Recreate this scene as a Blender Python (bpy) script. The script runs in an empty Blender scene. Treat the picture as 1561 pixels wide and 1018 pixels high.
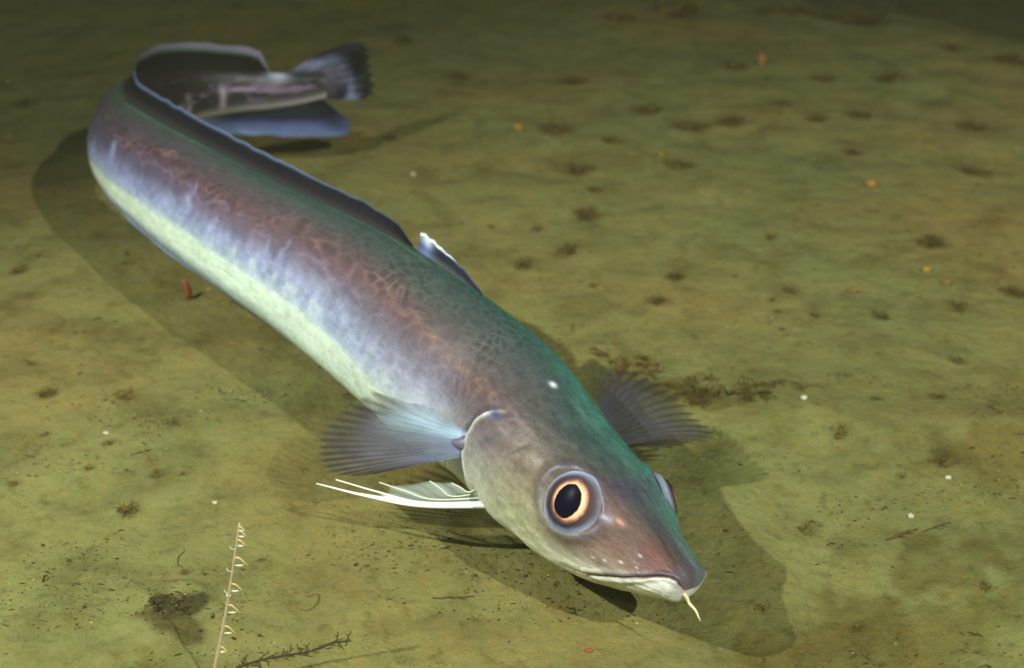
import bpy, bmesh, math, random
import numpy as np
from mathutils import Vector

# ------------------------------------------------------------------ camera
scene = bpy.context.scene
cam_data = bpy.data.cameras.new('camera'); cam = bpy.data.objects.new('camera', cam_data)
scene.collection.objects.link(cam); scene.camera = cam
cam.location = (0, 0, 0.60); cam.rotation_euler = (math.radians(90 - 27), 0, 0)
cam_data.sensor_width = 36; cam_data.lens = 43.45
cam_data.clip_start = 0.02; cam_data.clip_end = 200
cam_data.dof.use_dof = True; cam_data.dof.focus_distance = 0.90; cam_data.dof.aperture_fstop = 5.5
# ------------------------------------------------------------------ dark deep water
world = bpy.data.worlds.new("World"); scene.world = world; world.use_nodes = True
bg = world.node_tree.nodes['Background']; bg.inputs[0].default_value = (0.40, 0.42, 0.24, 1); bg.inputs[1].default_value = 0.055
# ------------------------------------------------------------------ left and right survey lamps cast the two shadows; an added fill above the camera
def lamp(name, loc, target, power, size, radius, col):
    l = bpy.data.lights.new(name, 'SPOT'); l.energy = power; l.shadow_soft_size = radius; l.color = col
    l.spot_size = math.radians(size); l.spot_blend = 0.9
    o = bpy.data.objects.new(name, l); scene.collection.objects.link(o); o.location = loc
    o.rotation_euler = (Vector(target) - Vector(loc)).to_track_quat('-Z', 'Y').to_euler()
    return o
lamp('survey_or_fill_lamp', (-1.22, 0.28, 1.46), (0.24, 0.78, 0.0), 205, 84, 0.016, (1.0, 1.0, 0.97))
lamp('survey_or_fill_lamp', (1.46, -0.86, 1.95), (0.0, 1.55, 0.0), 395, 110, 0.016, (1.0, 1.0, 0.97))
lamp('survey_or_fill_lamp', (0.06, -0.12, 0.84), (0.0, 1.15, 0.0), 6, 90, 0.015, (0.96, 1.0, 0.97))  # weak fill lamp, added to brighten the belly and camera-facing side
scene.view_settings.view_transform = 'Standard'; scene.view_settings.look = 'None'
scene.view_settings.exposure = 0; scene.view_settings.gamma = 1; scene.view_settings.use_curve_mapping = False
scene.render.engine = 'CYCLES'; scene.cycles.pixel_filter_type = 'BLACKMAN_HARRIS'; scene.cycles.filter_width = 1.7
# ------------------------------------------------------------------ body surface of the fish
# station table: centre x,y,z | half height | half width / half height | roll (deg)
ST=np.array([
(0.1175,0.6850,0.0595,0.0150,1.55,20),
(0.1005,0.7025,0.0632,0.0270,1.16,20),
(0.0682,0.7436,0.0700,0.0486,0.98,20),
(0.0443,0.7798,0.0760,0.0554,0.92,20),
(0.0196,0.8195,0.0820,0.0626,0.86,22),
(-0.0117,0.8722,0.0880,0.0672,0.80,24),
(-0.0512,0.9154,0.0960,0.0709,0.76,27),
(-0.0926,0.9655,0.1040,0.0704,0.74,30),
(-0.1330,1.0120,0.1120,0.0689,0.72,33),
(-0.1862,1.0655,0.1200,0.0648,0.70,35),
(-0.2419,1.1204,0.1260,0.0618,0.68,36),
(-0.3036,1.1888,0.1300,0.0600,0.64,37),
(-0.3757,1.2778,0.1320,0.0578,0.64,35),
(-0.4340,1.3600,0.1320,0.0555,0.64,30),
(-0.4760,1.4350,0.1310,0.0525,0.62,26),
(-0.4950,1.5050,0.1300,0.0500,0.60,21),
(-0.4920,1.5700,0.1290,0.0465,0.57,15),
(-0.4680,1.6250,0.1270,0.0425,0.54,10),
(-0.4300,1.6620,0.1240,0.0370,0.52,6),
(-0.3880,1.6840,0.1210,0.0315,0.50,3),
(-0.3450,1.6950,0.1180,0.0265,0.46,0),
(-0.3030,1.7120,0.1160,0.0220,0.42,-3),
(-0.2680,1.7350,0.1150,0.0180,0.38,-5)])
NOSE=0.0095
def _knots():
    C=ST[:,:3]; d=np.linalg.norm(np.diff(C,axis=0),axis=1); return np.concatenate([[0],np.cumsum(d)])
KS=_knots()
def _herm(x,kn,v):
    v=np.asarray(v,float); one=v.ndim==1
    if one: v=v[:,None]
    h=np.diff(kn)[:,None]; dl=np.diff(v,axis=0)/h
    m=np.empty_like(v); m[0]=dl[0]; m[-1]=dl[-1]
    m[1:-1]=(h[1:]*dl[:-1]+h[:-1]*dl[1:])/(h[1:]+h[:-1])
    i=np.clip(np.searchsorted(kn,x,side='right')-1,0,len(kn)-2)
    hh=(kn[i+1]-kn[i])[:,None]; t=((x-kn[i])[:,None])/hh
    t2=t*t;t3=t2*t
    r=(2*t3-3*t2+1)*v[i]+(t3-2*t2+t)*hh*m[i]+(3*t2-2*t3)*v[i+1]+(t3-t2)*hh*m[i+1]
    return r[:,0] if one else r
SMAX=KS[-1]
def frame(s):
    """s in [-NOSE, SMAX] -> centre, up, right, a, k, tailward"""
    s=np.atleast_1d(np.asarray(s,float)); sc=np.clip(s,0,SMAX)
    C=_herm(sc,KS,ST[:,:3]); e=1e-3
    T=_herm(np.clip(sc+e,0,SMAX),KS,ST[:,:3])-_herm(np.clip(sc-e,0,SMAX),KS,ST[:,:3]); T/=np.linalg.norm(T,axis=1)[:,None]
    C=C+T*(s-sc)[:,None]
    a=_herm(sc,KS,ST[:,3]); k=_herm(sc,KS,ST[:,4]); R=np.radians(_herm(sc,KS,ST[:,5]))
    q=np.clip(-s/NOSE,0,1); a=a*np.sqrt(np.maximum(1-q**2.8,0))
    up=np.array([0,0,1.])-T*T[:,2:3]; up/=np.linalg.norm(up,axis=1)[:,None]
    left=np.cross(up,-T)
    u2=up*np.cos(R)[:,None]+left*np.sin(R)[:,None]
    l2=left*np.cos(R)[:,None]-up*np.sin(R)[:,None]
    return C,u2,-l2,a,k,T
def sstep(x,a,b):
    t=np.clip((x-a)/(b-a),0,1); return t*t*(3-2*t)
def body(s,th,off=0.0):
    """surface point; th 0 dorsal, + right flank, pi belly; arrays of same shape"""
    s=np.asarray(s,float); th=np.asarray(th,float); sh=s.shape
    C,u,r,a,k,T=frame(s.ravel()); t=th.ravel()
    c=np.cos(t); si=np.sin(t); head=1-sstep(s.ravel(),.12,.22)
    Z=a*c; Y=a*k*si
    Z=np.where(c>0,Z*(1-.14*head*c**4),Z)
    # the belly narrows behind the vent
    tailf=sstep(s.ravel(),.30,.6); Y=Y*(1-.16*tailf*np.clip(-c,0,1)**2)
    nrm=u*(c)[:,None]+r*si[:,None]
    P=C+u*Z[:,None]+r*Y[:,None]+nrm*np.broadcast_to(off,sh).ravel()[:,None]
    return P.reshape(sh+(3,))
# ------------------------------------------------------------------ helpers
C = scene.collection
def lin(c):
    c = np.asarray(c, float) / 255.
    return np.where(c <= .04045, c / 12.92, ((c + .055) / 1.055) ** 2.4)
def hsh(i, j, k, seed):
    n = (i.astype(np.int64) * 73856093) ^ (j.astype(np.int64) * 19349663) ^ (k.astype(np.int64) * 83492791) ^ (seed * 2654435 + 977)
    n = (n ^ (n >> 13)) * 1274126177 & 0x7fffffff; n = (n ^ (n >> 15)) * 668265263 & 0x7fffffff
    return ((n ^ (n >> 14)) & 0xffff) / 65535.
def noise(x, y, z=0., seed=1):
    x, y, z = np.broadcast_arrays(np.asarray(x, float), np.asarray(y, float), np.asarray(z, float))
    i, j, k = np.floor(x), np.floor(y), np.floor(z); u, v, w = x - i, y - j, z - k
    u, v, w = [t * t * t * (t * (6 * t - 15) + 10) for t in (u, v, w)]
    i, j, k = i.astype(int), j.astype(int), k.astype(int)
    r = 0
    for a in (0, 1):
        for b in (0, 1):
            for c in (0, 1):
                r = r + hsh(i + a, j + b, k + c, seed) * (u if a else 1 - u) * (v if b else 1 - v) * (w if c else 1 - w)
    return r * 2 - 1
def fbm(x, y, z=0., seed=1, o=4):
    r = 0; a = 1; s = 0
    for q in range(o):
        r = r + a * noise(x * 2 ** q, y * 2 ** q, np.asarray(z) * 2 ** q, seed + 31 * q); s += a; a *= .5
    return r / s
def cells(x, y, seed=1):
    """distance to nearest and second nearest jittered point"""
    i, j = np.floor(x).astype(int), np.floor(y).astype(int); d1 = np.full(x.shape, 9.); d2 = np.full(x.shape, 9.)
    z = np.zeros_like(i)
    for a in (-1, 0, 1):
        for b in (-1, 0, 1):
            px = i + a + hsh(i + a, j + b, z, seed); py = j + b + hsh(i + a, j + b, z, seed + 5)
            d = np.hypot(x - px, y - py); m = d < d1
            d2 = np.where(m, d1, np.minimum(d2, d)); d1 = np.where(m, d, d1)
    return d1, d2
def mesh_obj(name, verts, faces, mat, parent=None, cols=None, smooth=True):
    me = bpy.data.meshes.new(name); me.from_pydata([tuple(v) for v in verts], [], [tuple(f) for f in faces])
    return finish(name, me, mat, parent, cols, smooth)
def finish(name, me, mat, parent=None, cols=None, smooth=True):
    me.materials.append(mat)
    if smooth: me.polygons.foreach_set('use_smooth', [True] * len(me.polygons))
    if cols is not None:
        cols = np.asarray(cols, float)
        if cols.shape[1] == 3: cols = np.concatenate([cols, np.ones((len(cols), 1))], 1)
        at = me.color_attributes.new('Col', 'FLOAT_COLOR', 'POINT'); at.data.foreach_set('color', cols.astype(np.float32).ravel())
    me.update(); o = bpy.data.objects.new(name, me); C.objects.link(o)
    if parent: o.parent = parent
    return o
def grid_obj(name, P, mat, parent=None, cols=None, wrap=False):
    n, m = P.shape[:2]; me = bpy.data.meshes.new(name)
    mm = m if wrap else m - 1
    I, J = np.meshgrid(np.arange(n - 1), np.arange(mm), indexing='ij'); J2 = (J + 1) % m
    F = np.stack([I * m + J, I * m + J2, (I + 1) * m + J2, (I + 1) * m + J], -1).reshape(-1, 4)
    me.vertices.add(n * m); me.vertices.foreach_set('co', P.reshape(-1).astype(np.float32))
    me.loops.add(F.size); me.loops.foreach_set('vertex_index', F.ravel().astype(np.int32))
    me.polygons.add(len(F)); me.polygons.foreach_set('loop_start', (np.arange(len(F)) * 4).astype(np.int32))
    me.update(calc_edges=True)
    return finish(name, me, mat, parent, None if cols is None else cols.reshape(n * m, -1))
def tag(o, label=None, cat=None, group=None, kind=None):
    for k, v in (('label', label), ('category', cat), ('group', group), ('kind', kind)):
        if v: o[k] = v
    return o
def empty(name, loc):
    o = bpy.data.objects.new(name, None); C.objects.link(o); o.location = loc; o.empty_display_size = .02; return o
def rel(parent, P): return np.asarray(P, float) - np.array(parent.location)
def tube(pts, rads, n=6):
    """verts, faces of a tapered tube along pts"""
    pts = np.asarray(pts, float); V = []; Fc = []
    for i, p in enumerate(pts):
        t = pts[min(i + 1, len(pts) - 1)] - pts[max(i - 1, 0)]; t = t / (np.linalg.norm(t) + 1e-12)
        a = np.cross(t, (0.3, 0.2, 1)); a /= np.linalg.norm(a) + 1e-12; b = np.cross(t, a)
        for k in range(n):
            q = 2 * math.pi * k / n; V.append(p + rads[i] * (a * math.cos(q) + b * math.sin(q)))
    for i in range(len(pts) - 1):
        for k in range(n):
            k2 = (k + 1) % n; Fc.append((i * n + k, i * n + k2, (i + 1) * n + k2, (i + 1) * n + k))
    Fc.append(tuple(range(n - 1, -1, -1))); Fc.append(tuple((len(pts) - 1) * n + k for k in range(n)))
    return V, Fc
class Acc:
    def __init__(s): s.V = []; s.F = []; s.K = []
    def add(s, VF, col=(0, 0, 0)):
        o = len(s.V); s.V += list(VF[0]); s.F += [tuple(i + o for i in f) for f in VF[1]]; s.K += [tuple(col)] * len(VF[0])
def curve(pts, n=12):
    pts = np.asarray(pts, float)
    if len(pts) < 3: return np.array([pts[0] + (pts[-1] - pts[0]) * t for t in np.linspace(0, 1, n)])
    kn = np.arange(len(pts), dtype=float); return _herm(np.linspace(0, len(pts) - 1, n), kn, pts)
# ------------------------------------------------------------------ materials
def new_mat(name):
    m = bpy.data.materials.new(name); m.use_nodes = True; nt = m.node_tree
    return m, nt, nt.nodes['Principled BSDF']
def nd(nt, t, **kw):
    n = nt.nodes.new(t)
    for k, v in kw.items(): setattr(n, k, v)
    return n
def painted(name, rough=.45, spec=.5, alpha=False, bump=.0, bscale=900, coat=0., mottle=.0, trans=0.):
    m, nt, b = new_mat(name); L = nt.links.new
    a = nd(nt, 'ShaderNodeVertexColor', layer_name='Col'); tc = nd(nt, 'ShaderNodeTexCoord')
    n = nd(nt, 'ShaderNodeTexNoise'); n.inputs['Scale'].default_value = bscale; n.inputs['Detail'].default_value = 3
    L(tc.outputs['Object'], n.inputs['Vector'])
    mr = nd(nt, 'ShaderNodeMapRange'); mr.inputs[3].default_value = 1 - mottle; mr.inputs[4].default_value = 1 + mottle
    L(n.outputs['Fac'], mr.inputs[0])
    vm = nd(nt, 'ShaderNodeVectorMath', operation='SCALE'); L(a.outputs['Color'], vm.inputs[0]); L(mr.outputs[0], vm.inputs['Scale'])
    L(vm.outputs[0], b.inputs['Base Color'])
    b.inputs['Roughness'].default_value = rough; b.inputs['Specular IOR Level'].default_value = spec
    b.inputs['Coat Weight'].default_value = coat; b.inputs['Coat Roughness'].default_value = .25
    if alpha: L(a.outputs['Alpha'], b.inputs['Alpha'])
    if trans:
        b.inputs['Subsurface Weight'].default_value = trans; b.inputs['Subsurface Radius'].default_value = (.004, .004, .003)
        b.inputs['Subsurface Scale'].default_value = 1
    if bump:
        bp = nd(nt, 'ShaderNodeBump'); bp.inputs['Strength'].default_value = bump; bp.inputs['Distance'].default_value = .0006
        L(n.outputs['Fac'], bp.inputs['Height']); L(bp.outputs[0], b.inputs['Normal'])
    return m
M_skin = painted('fish_skin', .48, .38, bump=.45, bscale=620, coat=.05, mottle=.26)
M_fin = painted('fish_fin', .6, .12, alpha=True, bump=.2, mottle=.15)
M_eye = painted('fish_eye', .3, .02, coat=0., mottle=.08, bscale=500)
M_debris = painted('seabed_debris', .9, .1, mottle=.3, bscale=500)
M_pale = painted('pale_growth', .5, .5, mottle=.15, bscale=600)
# mud
M_mud, nt, b = new_mat('seabed_mud'); L = nt.links.new
tc = nd(nt, 'ShaderNodeTexCoord')
def tex(scale, det=4, rough=.55, dist=0., sc=None):
    n = nd(nt, 'ShaderNodeTexNoise'); n.inputs['Scale'].default_value = scale; n.inputs['Detail'].default_value = det
    n.inputs['Roughness'].default_value = rough; n.inputs['Distortion'].default_value = dist
    if sc:
        mp = nd(nt, 'ShaderNodeMapping'); mp.inputs['Scale'].default_value = sc; L(tc.outputs['Object'], mp.inputs[0]); L(mp.outputs[0], n.inputs['Vector'])
    else: L(tc.outputs['Object'], n.inputs['Vector'])
    return n.outputs['Fac']
def ramp(src, stops):
    r = nd(nt, 'ShaderNodeValToRGB'); e = r.color_ramp.elements
    while len(e) < len(stops): e.new(.5)
    for q, (p, c) in zip(e, stops): q.position = p; q.color = tuple(c) + (1,) if len(c) == 3 else c
    L(src, r.inputs[0]); return r.outputs[0]
def mix(f, a, c, mode='MIX'):
    m = nd(nt, 'ShaderNodeMix', data_type='RGBA', blend_type=mode)
    if isinstance(f, float): m.inputs[0].default_value = f
    else: L(f, m.inputs[0])
    for s, i in ((a, 6), (c, 7)):
        if isinstance(s, tuple): m.inputs[i].default_value = s + (1,)
        else: L(s, m.inputs[i])
    return m.outputs[2]
base = ramp(tex(2.2, 5, .5, .4), [(.32, (.142, .162, .051)), (.5, (.157, .158, .047)), (.68, (.180, .148, .042))])
c2 = ramp(tex(14, 6, .6, .5), [(.3, (.66, .64, .56)), (.52, (1, 1, 1)), (.75, (1.16, 1.14, 1.08))])
base = mix(1., base, c2, 'MULTIPLY')
c3 = ramp(tex(70, 5, .7), [(.30, (.58, .54, .46)), (.45, (1, 1, 1)), (.8, (1.16, 1.14, 1.1))])
base = mix(.8, base, c3, 'MULTIPLY')
rd = ramp(tex(38, 5, .65, .8), [(.50, (0, 0, 0)), (.72, (1, 1, 1))]); frd = nd(nt, 'ShaderNodeMath', operation='MULTIPLY'); L(rd, frd.inputs[0]); frd.inputs[1].default_value = .7
base = mix(frd.outputs[0], base, mix(1., base, (1.10, .88, .70), 'MULTIPLY'))
# dark organic specks gathered in patches
patch = ramp(tex(6, 3, .6, .3), [(.50, (0, 0, 0)), (.66, (1, 1, 1))])
sp = ramp(tex(210, 3, .6, 1.2, (.7, 1.3, 1)), [(.62, (0, 0, 0)), (.70, (1, 1, 1))])
mm_ = nd(nt, 'ShaderNodeMath', operation='MULTIPLY'); L(patch, mm_.inputs[0]); L(sp, mm_.inputs[1])
base = mix(mm_.outputs[0], base, (.035, .026, .012))
sp2 = ramp(tex(46, 4, .65, 1.5, (.6, 1.4, 1)), [(.64, (0, 0, 0)), (.76, (1, 1, 1))])
f2 = nd(nt, 'ShaderNodeMath', operation='MULTIPLY'); L(sp2, f2.inputs[0]); f2.inputs[1].default_value = .55
base = mix(f2.outputs[0], base, (.085, .058, .02))
at = nd(nt, 'ShaderNodeVertexColor', layer_name='Col'); base = mix(1., base, at.outputs['Color'], 'MULTIPLY')
g4 = ramp(tex(420, 3, .7), [(.3, (.80, .78, .74)), (.5, (1, 1, 1)), (.75, (1.12, 1.12, 1.1))]); base = mix(.7, base, g4, 'MULTIPLY')
L(base, b.inputs['Base Color']); b.inputs['Roughness'].default_value = .95; b.inputs['Specular IOR Level'].default_value = .15
bp = nd(nt, 'ShaderNodeBump'); bp.inputs['Strength'].default_value = .8; bp.inputs['Distance'].default_value = .0045
L(tex(95, 8, .65, .3), bp.inputs['Height'])
bp2 = nd(nt, 'ShaderNodeBump'); bp2.inputs['Strength'].default_value = .5; bp2.inputs['Distance'].default_value = .006
L(tex(24, 4, .55, .4), bp2.inputs['Height']); L(bp.outputs[0], bp2.inputs['Normal']); L(bp2.outputs[0], b.inputs['Normal'])

# ------------------------------------------------------------------ seabed
TUFTS = [
(0.372, 2.750, 0.0640, 'large blurry dark tuft at the top edge, just right of the middle'),
(0.644, 2.757, 0.0576, 'dark tuft at the top edge, left neighbour of the widest one'),
(0.751, 2.692, 0.0872, 'widest and darkest tuft of the far row, where the lit mud drops into darkness'),
(0.567, 2.770, 0.0422, 'small tuft at the top edge, third one left of the widest'),
(0.674, 2.188, 0.0313, 'compact dark tuft alone on the far mud below the dark slope, upper right'),
(0.857, 2.402, 0.0312, 'small tuft on the very brink of the dark slope, upper right'),
(0.942, 2.317, 0.0410, 'tuft at the right picture edge beside the dark slope'),
(0.231, 2.667, 0.0400, 'greenish flat tuft at the far top, left of the large blurry one'),
(0.111, 2.184, 0.0300, 'sharp dark short tuft on bare mud above the middle of the fish\'s back'),
(0.415, 2.279, 0.0318, 'brown tuft touching the left side of the upright orange lump'),
(0.562, 2.197, 0.0280, 'faint brown tuft right of the upright orange lump'),
(0.224, 2.006, 0.0298, 'olive tuft left of the pair of round tufts on the upper mud'),
(0.288, 1.916, 0.0307, 'left one of the pair of round tufts on the upper mud'),
(0.355, 1.940, 0.0288, 'right one of the pair of round tufts on the upper mud'),
(0.156, 1.832, 0.0217, 'small tuft between the back fin and the pair of round tufts'),
(0.072, 1.882, 0.0348, 'broad pale olive tuft right above the fish\'s back, far from it'),
(0.455, 2.044, 0.0225, 'small flat tuft below the upright orange lump'),
(0.496, 1.951, 0.0187, 'little dark tuft midway between the round pair and the right edge'),
(0.572, 1.980, 0.0247, 'thin sloping tuft on the brown upper right mud'),
(0.515, 1.791, 0.0193, 'brown tuft in the centre of the upper right quarter'),
(0.735, 1.916, 0.0298, 'faint wide tuft near the right edge below the dark slope'),
(0.244, 1.720, 0.0247, 'dark tuft with the small yellow lump at its left side'),
(0.095, 1.708, 0.0309, 'arched wide tuft, uppermost of the four in the column beside the first back fin'),
(0.113, 1.616, 0.0124, 'small round tuft, second of the four in the column beside the first back fin'),
(0.099, 1.518, 0.0250, 'large brown tuft with a reddish top, third in the column beside the first back fin'),
(0.068, 1.396, 0.0210, 'dark two-lobed tuft, lowest in the column beside the first back fin'),
(0.033, 1.479, 0.0112, 'tiny tuft left of the large brown tuft with a reddish top'),
(0.015, 1.364, 0.0187, 'low stretched tuft just right of the first back fin'),
(0.095, 1.309, 0.0098, 'small grey tuft below the dark two-lobed tuft'),
(0.165, 1.264, 0.0142, 'dark tuft with a pale patch on its left, middle of the open mud'),
(0.192, 1.325, 0.0133, 'sickle shaped tuft just above the one with the pale patch'),
(0.326, 1.448, 0.0112, 'lone small black tuft on the bare middle mud'),
(0.322, 1.296, 0.0116, 'upper and largest of three small tufts left of the flat orange lump'),
(0.296, 1.271, 0.0080, 'middle one of three small tufts left of the flat orange lump'),
(0.297, 1.242, 0.0063, 'lowest one of three small tufts left of the flat orange lump'),
(0.337, 1.230, 0.0094, 'small brown tuft right below the flat orange lump'),
(0.408, 1.224, 0.0142, 'low reddish tuft left of the yellow topped tuft on the right'),
(0.499, 1.247, 0.0164, 'tuft with a yellow lump behind it near the right side'),
(0.671, 1.703, 0.0281, 'tall dark green tuft standing alone in the right part, upper half'),
(0.527, 1.437, 0.0266, 'long flat dark tuft in the right part, below the tall green one'),
(0.580, 1.289, 0.0190, 'dark tuft cut by the right picture edge at mid height'),
(0.459, 1.123, 0.0118, 'reddish tuft right of centre height near the right edge'),
(0.301, 0.970, 0.0113, 'dark tuft on the lit mud far right of the fish\'s far pectoral fin'),
(0.351, 1.031, 0.0093, 'small tuft above and right of the dark tuft on the lit mud'),
(0.413, 1.039, 0.0109, 'pale brown tuft near the right edge above the white shell bits'),
(0.381, 0.925, 0.0136, 'black tuft behind the white shell bit at the right'),
(0.341, 0.908, 0.0061, 'tiny dark tuft left of the black tuft at the shell bit'),
(0.244, 0.842, 0.0101, 'flat three-cornered brown tuft on the bright mud right of the snout'),
(-0.218, 2.481, 0.0272, 'brown tuft right of the tail fin at the top'),
(-0.096, 2.210, 0.0244, 'faint tuft between the tail fin and the upper middle mud'),
(-0.189, 1.849, 0.0171, 'small tuft just right of the tail\'s shadow'),
(-0.826, 2.052, 0.0238, 'dark tuft near the left edge, above the fish\'s shadow'),
(-0.587, 1.348, 0.0145, 'flat dark tuft at the left edge, halfway down'),
(-0.493, 1.117, 0.0089, 'small black tuft at the left edge left of the wide stringy one'),
(-0.456, 1.052, 0.0138, 'wide stringy tuft at the left edge below the halfway mark'),
(-0.379, 1.053, 0.0136, 'tuft with upright fibres right of the wide stringy one'),
(-0.320, 0.999, 0.0090, 'round brown tuft below the shadow\'s edge, left of the near pectoral fin'),
(-0.369, 0.965, 0.0076, 'small black tuft right beside the white shell bit on the left'),
(-0.312, 0.913, 0.0084, 'small tuft above and right of the spiky dark one'),
(-0.323, 0.861, 0.0140, 'spiky dark tuft, largest on the lower left mud'),
(-0.290, 0.913, 0.0054, 'tiny tuft touching the right of another small one, lower left mud'),
(-0.434, 0.982, 0.0059, 'little grey tuft near the left edge below the stringy ones'),
(-0.376, 0.926, 0.0074, 'thin brown tuft left of the small ones on the lower left mud'),
(-0.434, 0.900, 0.0074, 'dark tuft cut near the left edge on the lower left mud'),
(-0.198, 0.793, 0.0048, 'tiny black tuft right of the pale stalk'),
(-0.254, 0.772, 0.0054, 'tiny black tuft left of the pale stalk, above the burrow'),
(0.259, 0.729, 0.0083, 'faint tuft on the mud in the lower right'),
(0.367, 0.764, 0.0077, 'faint tuft near the right edge in the lower right'),
(0.190, 0.744, 0.0062, 'small brown tuft inside the shadow in front of the snout'),
]
rng = np.random.default_rng(11)
PITS = [(-0.250, .732, .013, .007), (-0.232, .722, .009, .006)]
for _ in range(260):
    PITS.append((rng.uniform(-1.3, 1.3), rng.uniform(.55, 2.9), rng.uniform(.003, .009), rng.uniform(.001, .0035)))
for t in TUFTS: PITS.append((t[0], t[1] - t[2] * .15, t[2] * .55, t[2] * .10))
def terrain(x, y):
    x = np.asarray(x, float); y = np.asarray(y, float)
    h = .010 * fbm(x * 2.1, y * 2.6, 0, 3, 3) + .0050 * fbm(x * 11, y * 13, 0, 9, 6)
    h = h * (1 - .5 * np.exp(-(((x + .05) / .35) ** 2 + ((y - .85) / .35) ** 2)))
    # a low bank to the right behind the head and the trough in front of it
    r = y - (1.00 - .06 * (x - .2) + .02 * np.sin(x * 9)); h += .016 * np.exp(-(r / .05) ** 2) * sstep(x, .12, .3)
    h -= .018 * np.exp(-(((x - .26) / .10) ** 2 + ((y - .72) / .13) ** 2))
    h += .010 * np.exp(-(((x + .28) / .16) ** 2 + ((y - .72) / .05) ** 2)) * (1 + .5 * fbm(x * 40, y * 40, 0, 5, 3))
    # the mud falls away behind the far right edge
    e = (y - (2.95 - .95 * (x - .30))) ; e = e * .7 + .12 * fbm(x * 3, y * 3, 0, 17, 3)
    h -= .26 * sstep(e, 0, 1.3)
    return h - .004
nx, ny = 760, 820
u = np.linspace(-1, 1, nx); gx = 1.35 * u + 11 * np.sign(u) * np.maximum(np.abs(u) - .72, 0) ** 2.2 * 12
v = np.linspace(0, 1, ny); gy = .38 + 2.35 * v ** 1.35 + 30 * np.maximum(v - .82, 0) ** 2.4 * 12
gy[0] = -2.5; gy[1] = -.4; gy[2]=.2
GX, GY = np.meshgrid(gx, gy, indexing='xy'); GZ = terrain(GX, GY)
for px, py, pr, pd in PITS:
    i0, i1 = np.searchsorted(gx, (px - pr * 3, px + pr * 3)); j0, j1 = np.searchsorted(gy, (py - pr * 3, py + pr * 3))
    sx, sy = GX[j0:j1, i0:i1] - px, GY[j0:j1, i0:i1] - py; d = np.hypot(sx, sy) / pr
    GZ[j0:j1, i0:i1] += pd * (-np.exp(-d ** 2) + .35 * np.exp(-((d - 1.6) / .5) ** 2))
def ground(x, y):
    i = int(np.clip(np.searchsorted(gx, x) - 1, 0, nx - 2)); j = int(np.clip(np.searchsorted(gy, y) - 1, 0, ny - 2))
    fx = (x - gx[i]) / (gx[i + 1] - gx[i]); fy = (y - gy[j]) / (gy[j + 1] - gy[j])
    return float((GZ[j, i] * (1 - fx) + GZ[j, i + 1] * fx) * (1 - fy) + (GZ[j + 1, i] * (1 - fx) + GZ[j + 1, i + 1] * fx) * fy)
col = np.ones(GX.shape + (3,))
def stain(cx, cy, rx, ry, c, ang=0, seed=1, rag=.5):
    ca, sa = math.cos(ang), math.sin(ang); dx, dy = GX - cx, GY - cy
    d = np.hypot((dx * ca + dy * sa) / rx, (-dx * sa + dy * ca) / ry) + rag * fbm(GX * 45, GY * 45, 0, seed, 3)
    w = (1 - sstep(d, .55, 1.15))[..., None]; col[:] = col * (1 - w) + np.array(c) * col * w
for k, t in enumerate(TUFTS):     # organic silt round every tuft
    q = t[2]; i0, i1 = np.searchsorted(gx, (t[0] - q * 3, t[0] + q * 3)); j0, j1 = np.searchsorted(gy, (t[1] - q * 3, t[1] + q * 3))
    X, Y = GX[j0:j1, i0:i1], GY[j0:j1, i0:i1]
    d = np.hypot((X - t[0]) / q, (Y - t[1]) / q / .9) + .6 * fbm(X * 60, Y * 60, 0, 40 + k, 3)
    w = (.70 * (1 - sstep(d, .2, 1.25)))[..., None]; col[j0:j1, i0:i1] *= (1 - w) + np.array((.44, .38, .22)) * w
stain(-.243, .705, .035, .010, (.45, .40, .33), -.5, 3)
stain(-.250, .735, .018, .010, (.30, .28, .24), .2, 4, 1.5)
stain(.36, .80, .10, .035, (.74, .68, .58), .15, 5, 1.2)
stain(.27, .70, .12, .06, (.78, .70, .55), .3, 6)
stain(.50, .93, .14, .05, (.80, .72, .6), .1, 7)
stain(.17, 1.06, .07, .03, (.62, .56, .44), -.5, 8)
for k in range(230):      # faint brownish smudges of silt
    cx, cy = rng.uniform(-1.2, 1.3), .56 + 2.3 * rng.random() ** 1.2; q = rng.uniform(.008, .03) * (.5 + .5 * cy)
    i0, i1 = np.searchsorted(gx, (cx - q * 3, cx + q * 3)); j0, j1 = np.searchsorted(gy, (cy - q * 3, cy + q * 3))
    X, Y = GX[j0:j1, i0:i1], GY[j0:j1, i0:i1]
    d = np.hypot((X - cx) / q, (Y - cy) / q / .7) + .9 * fbm(X * 40, Y * 40, 0, 240 + k, 3)
    w = (rng.uniform(.15, .5) * (1 - sstep(d, .2, 1.3)))[..., None]; col[j0:j1, i0:i1] *= (1 - w) + np.array((.55, .46, .36)) * w
col *= (1 + .10 * fbm(GX * 5, GY * 7, 0, 77, 3))[..., None]
seabed = grid_obj('seabed', np.stack([GX, GY, GZ], -1), M_mud, None, col)
tag(seabed, kind='structure')
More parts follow.
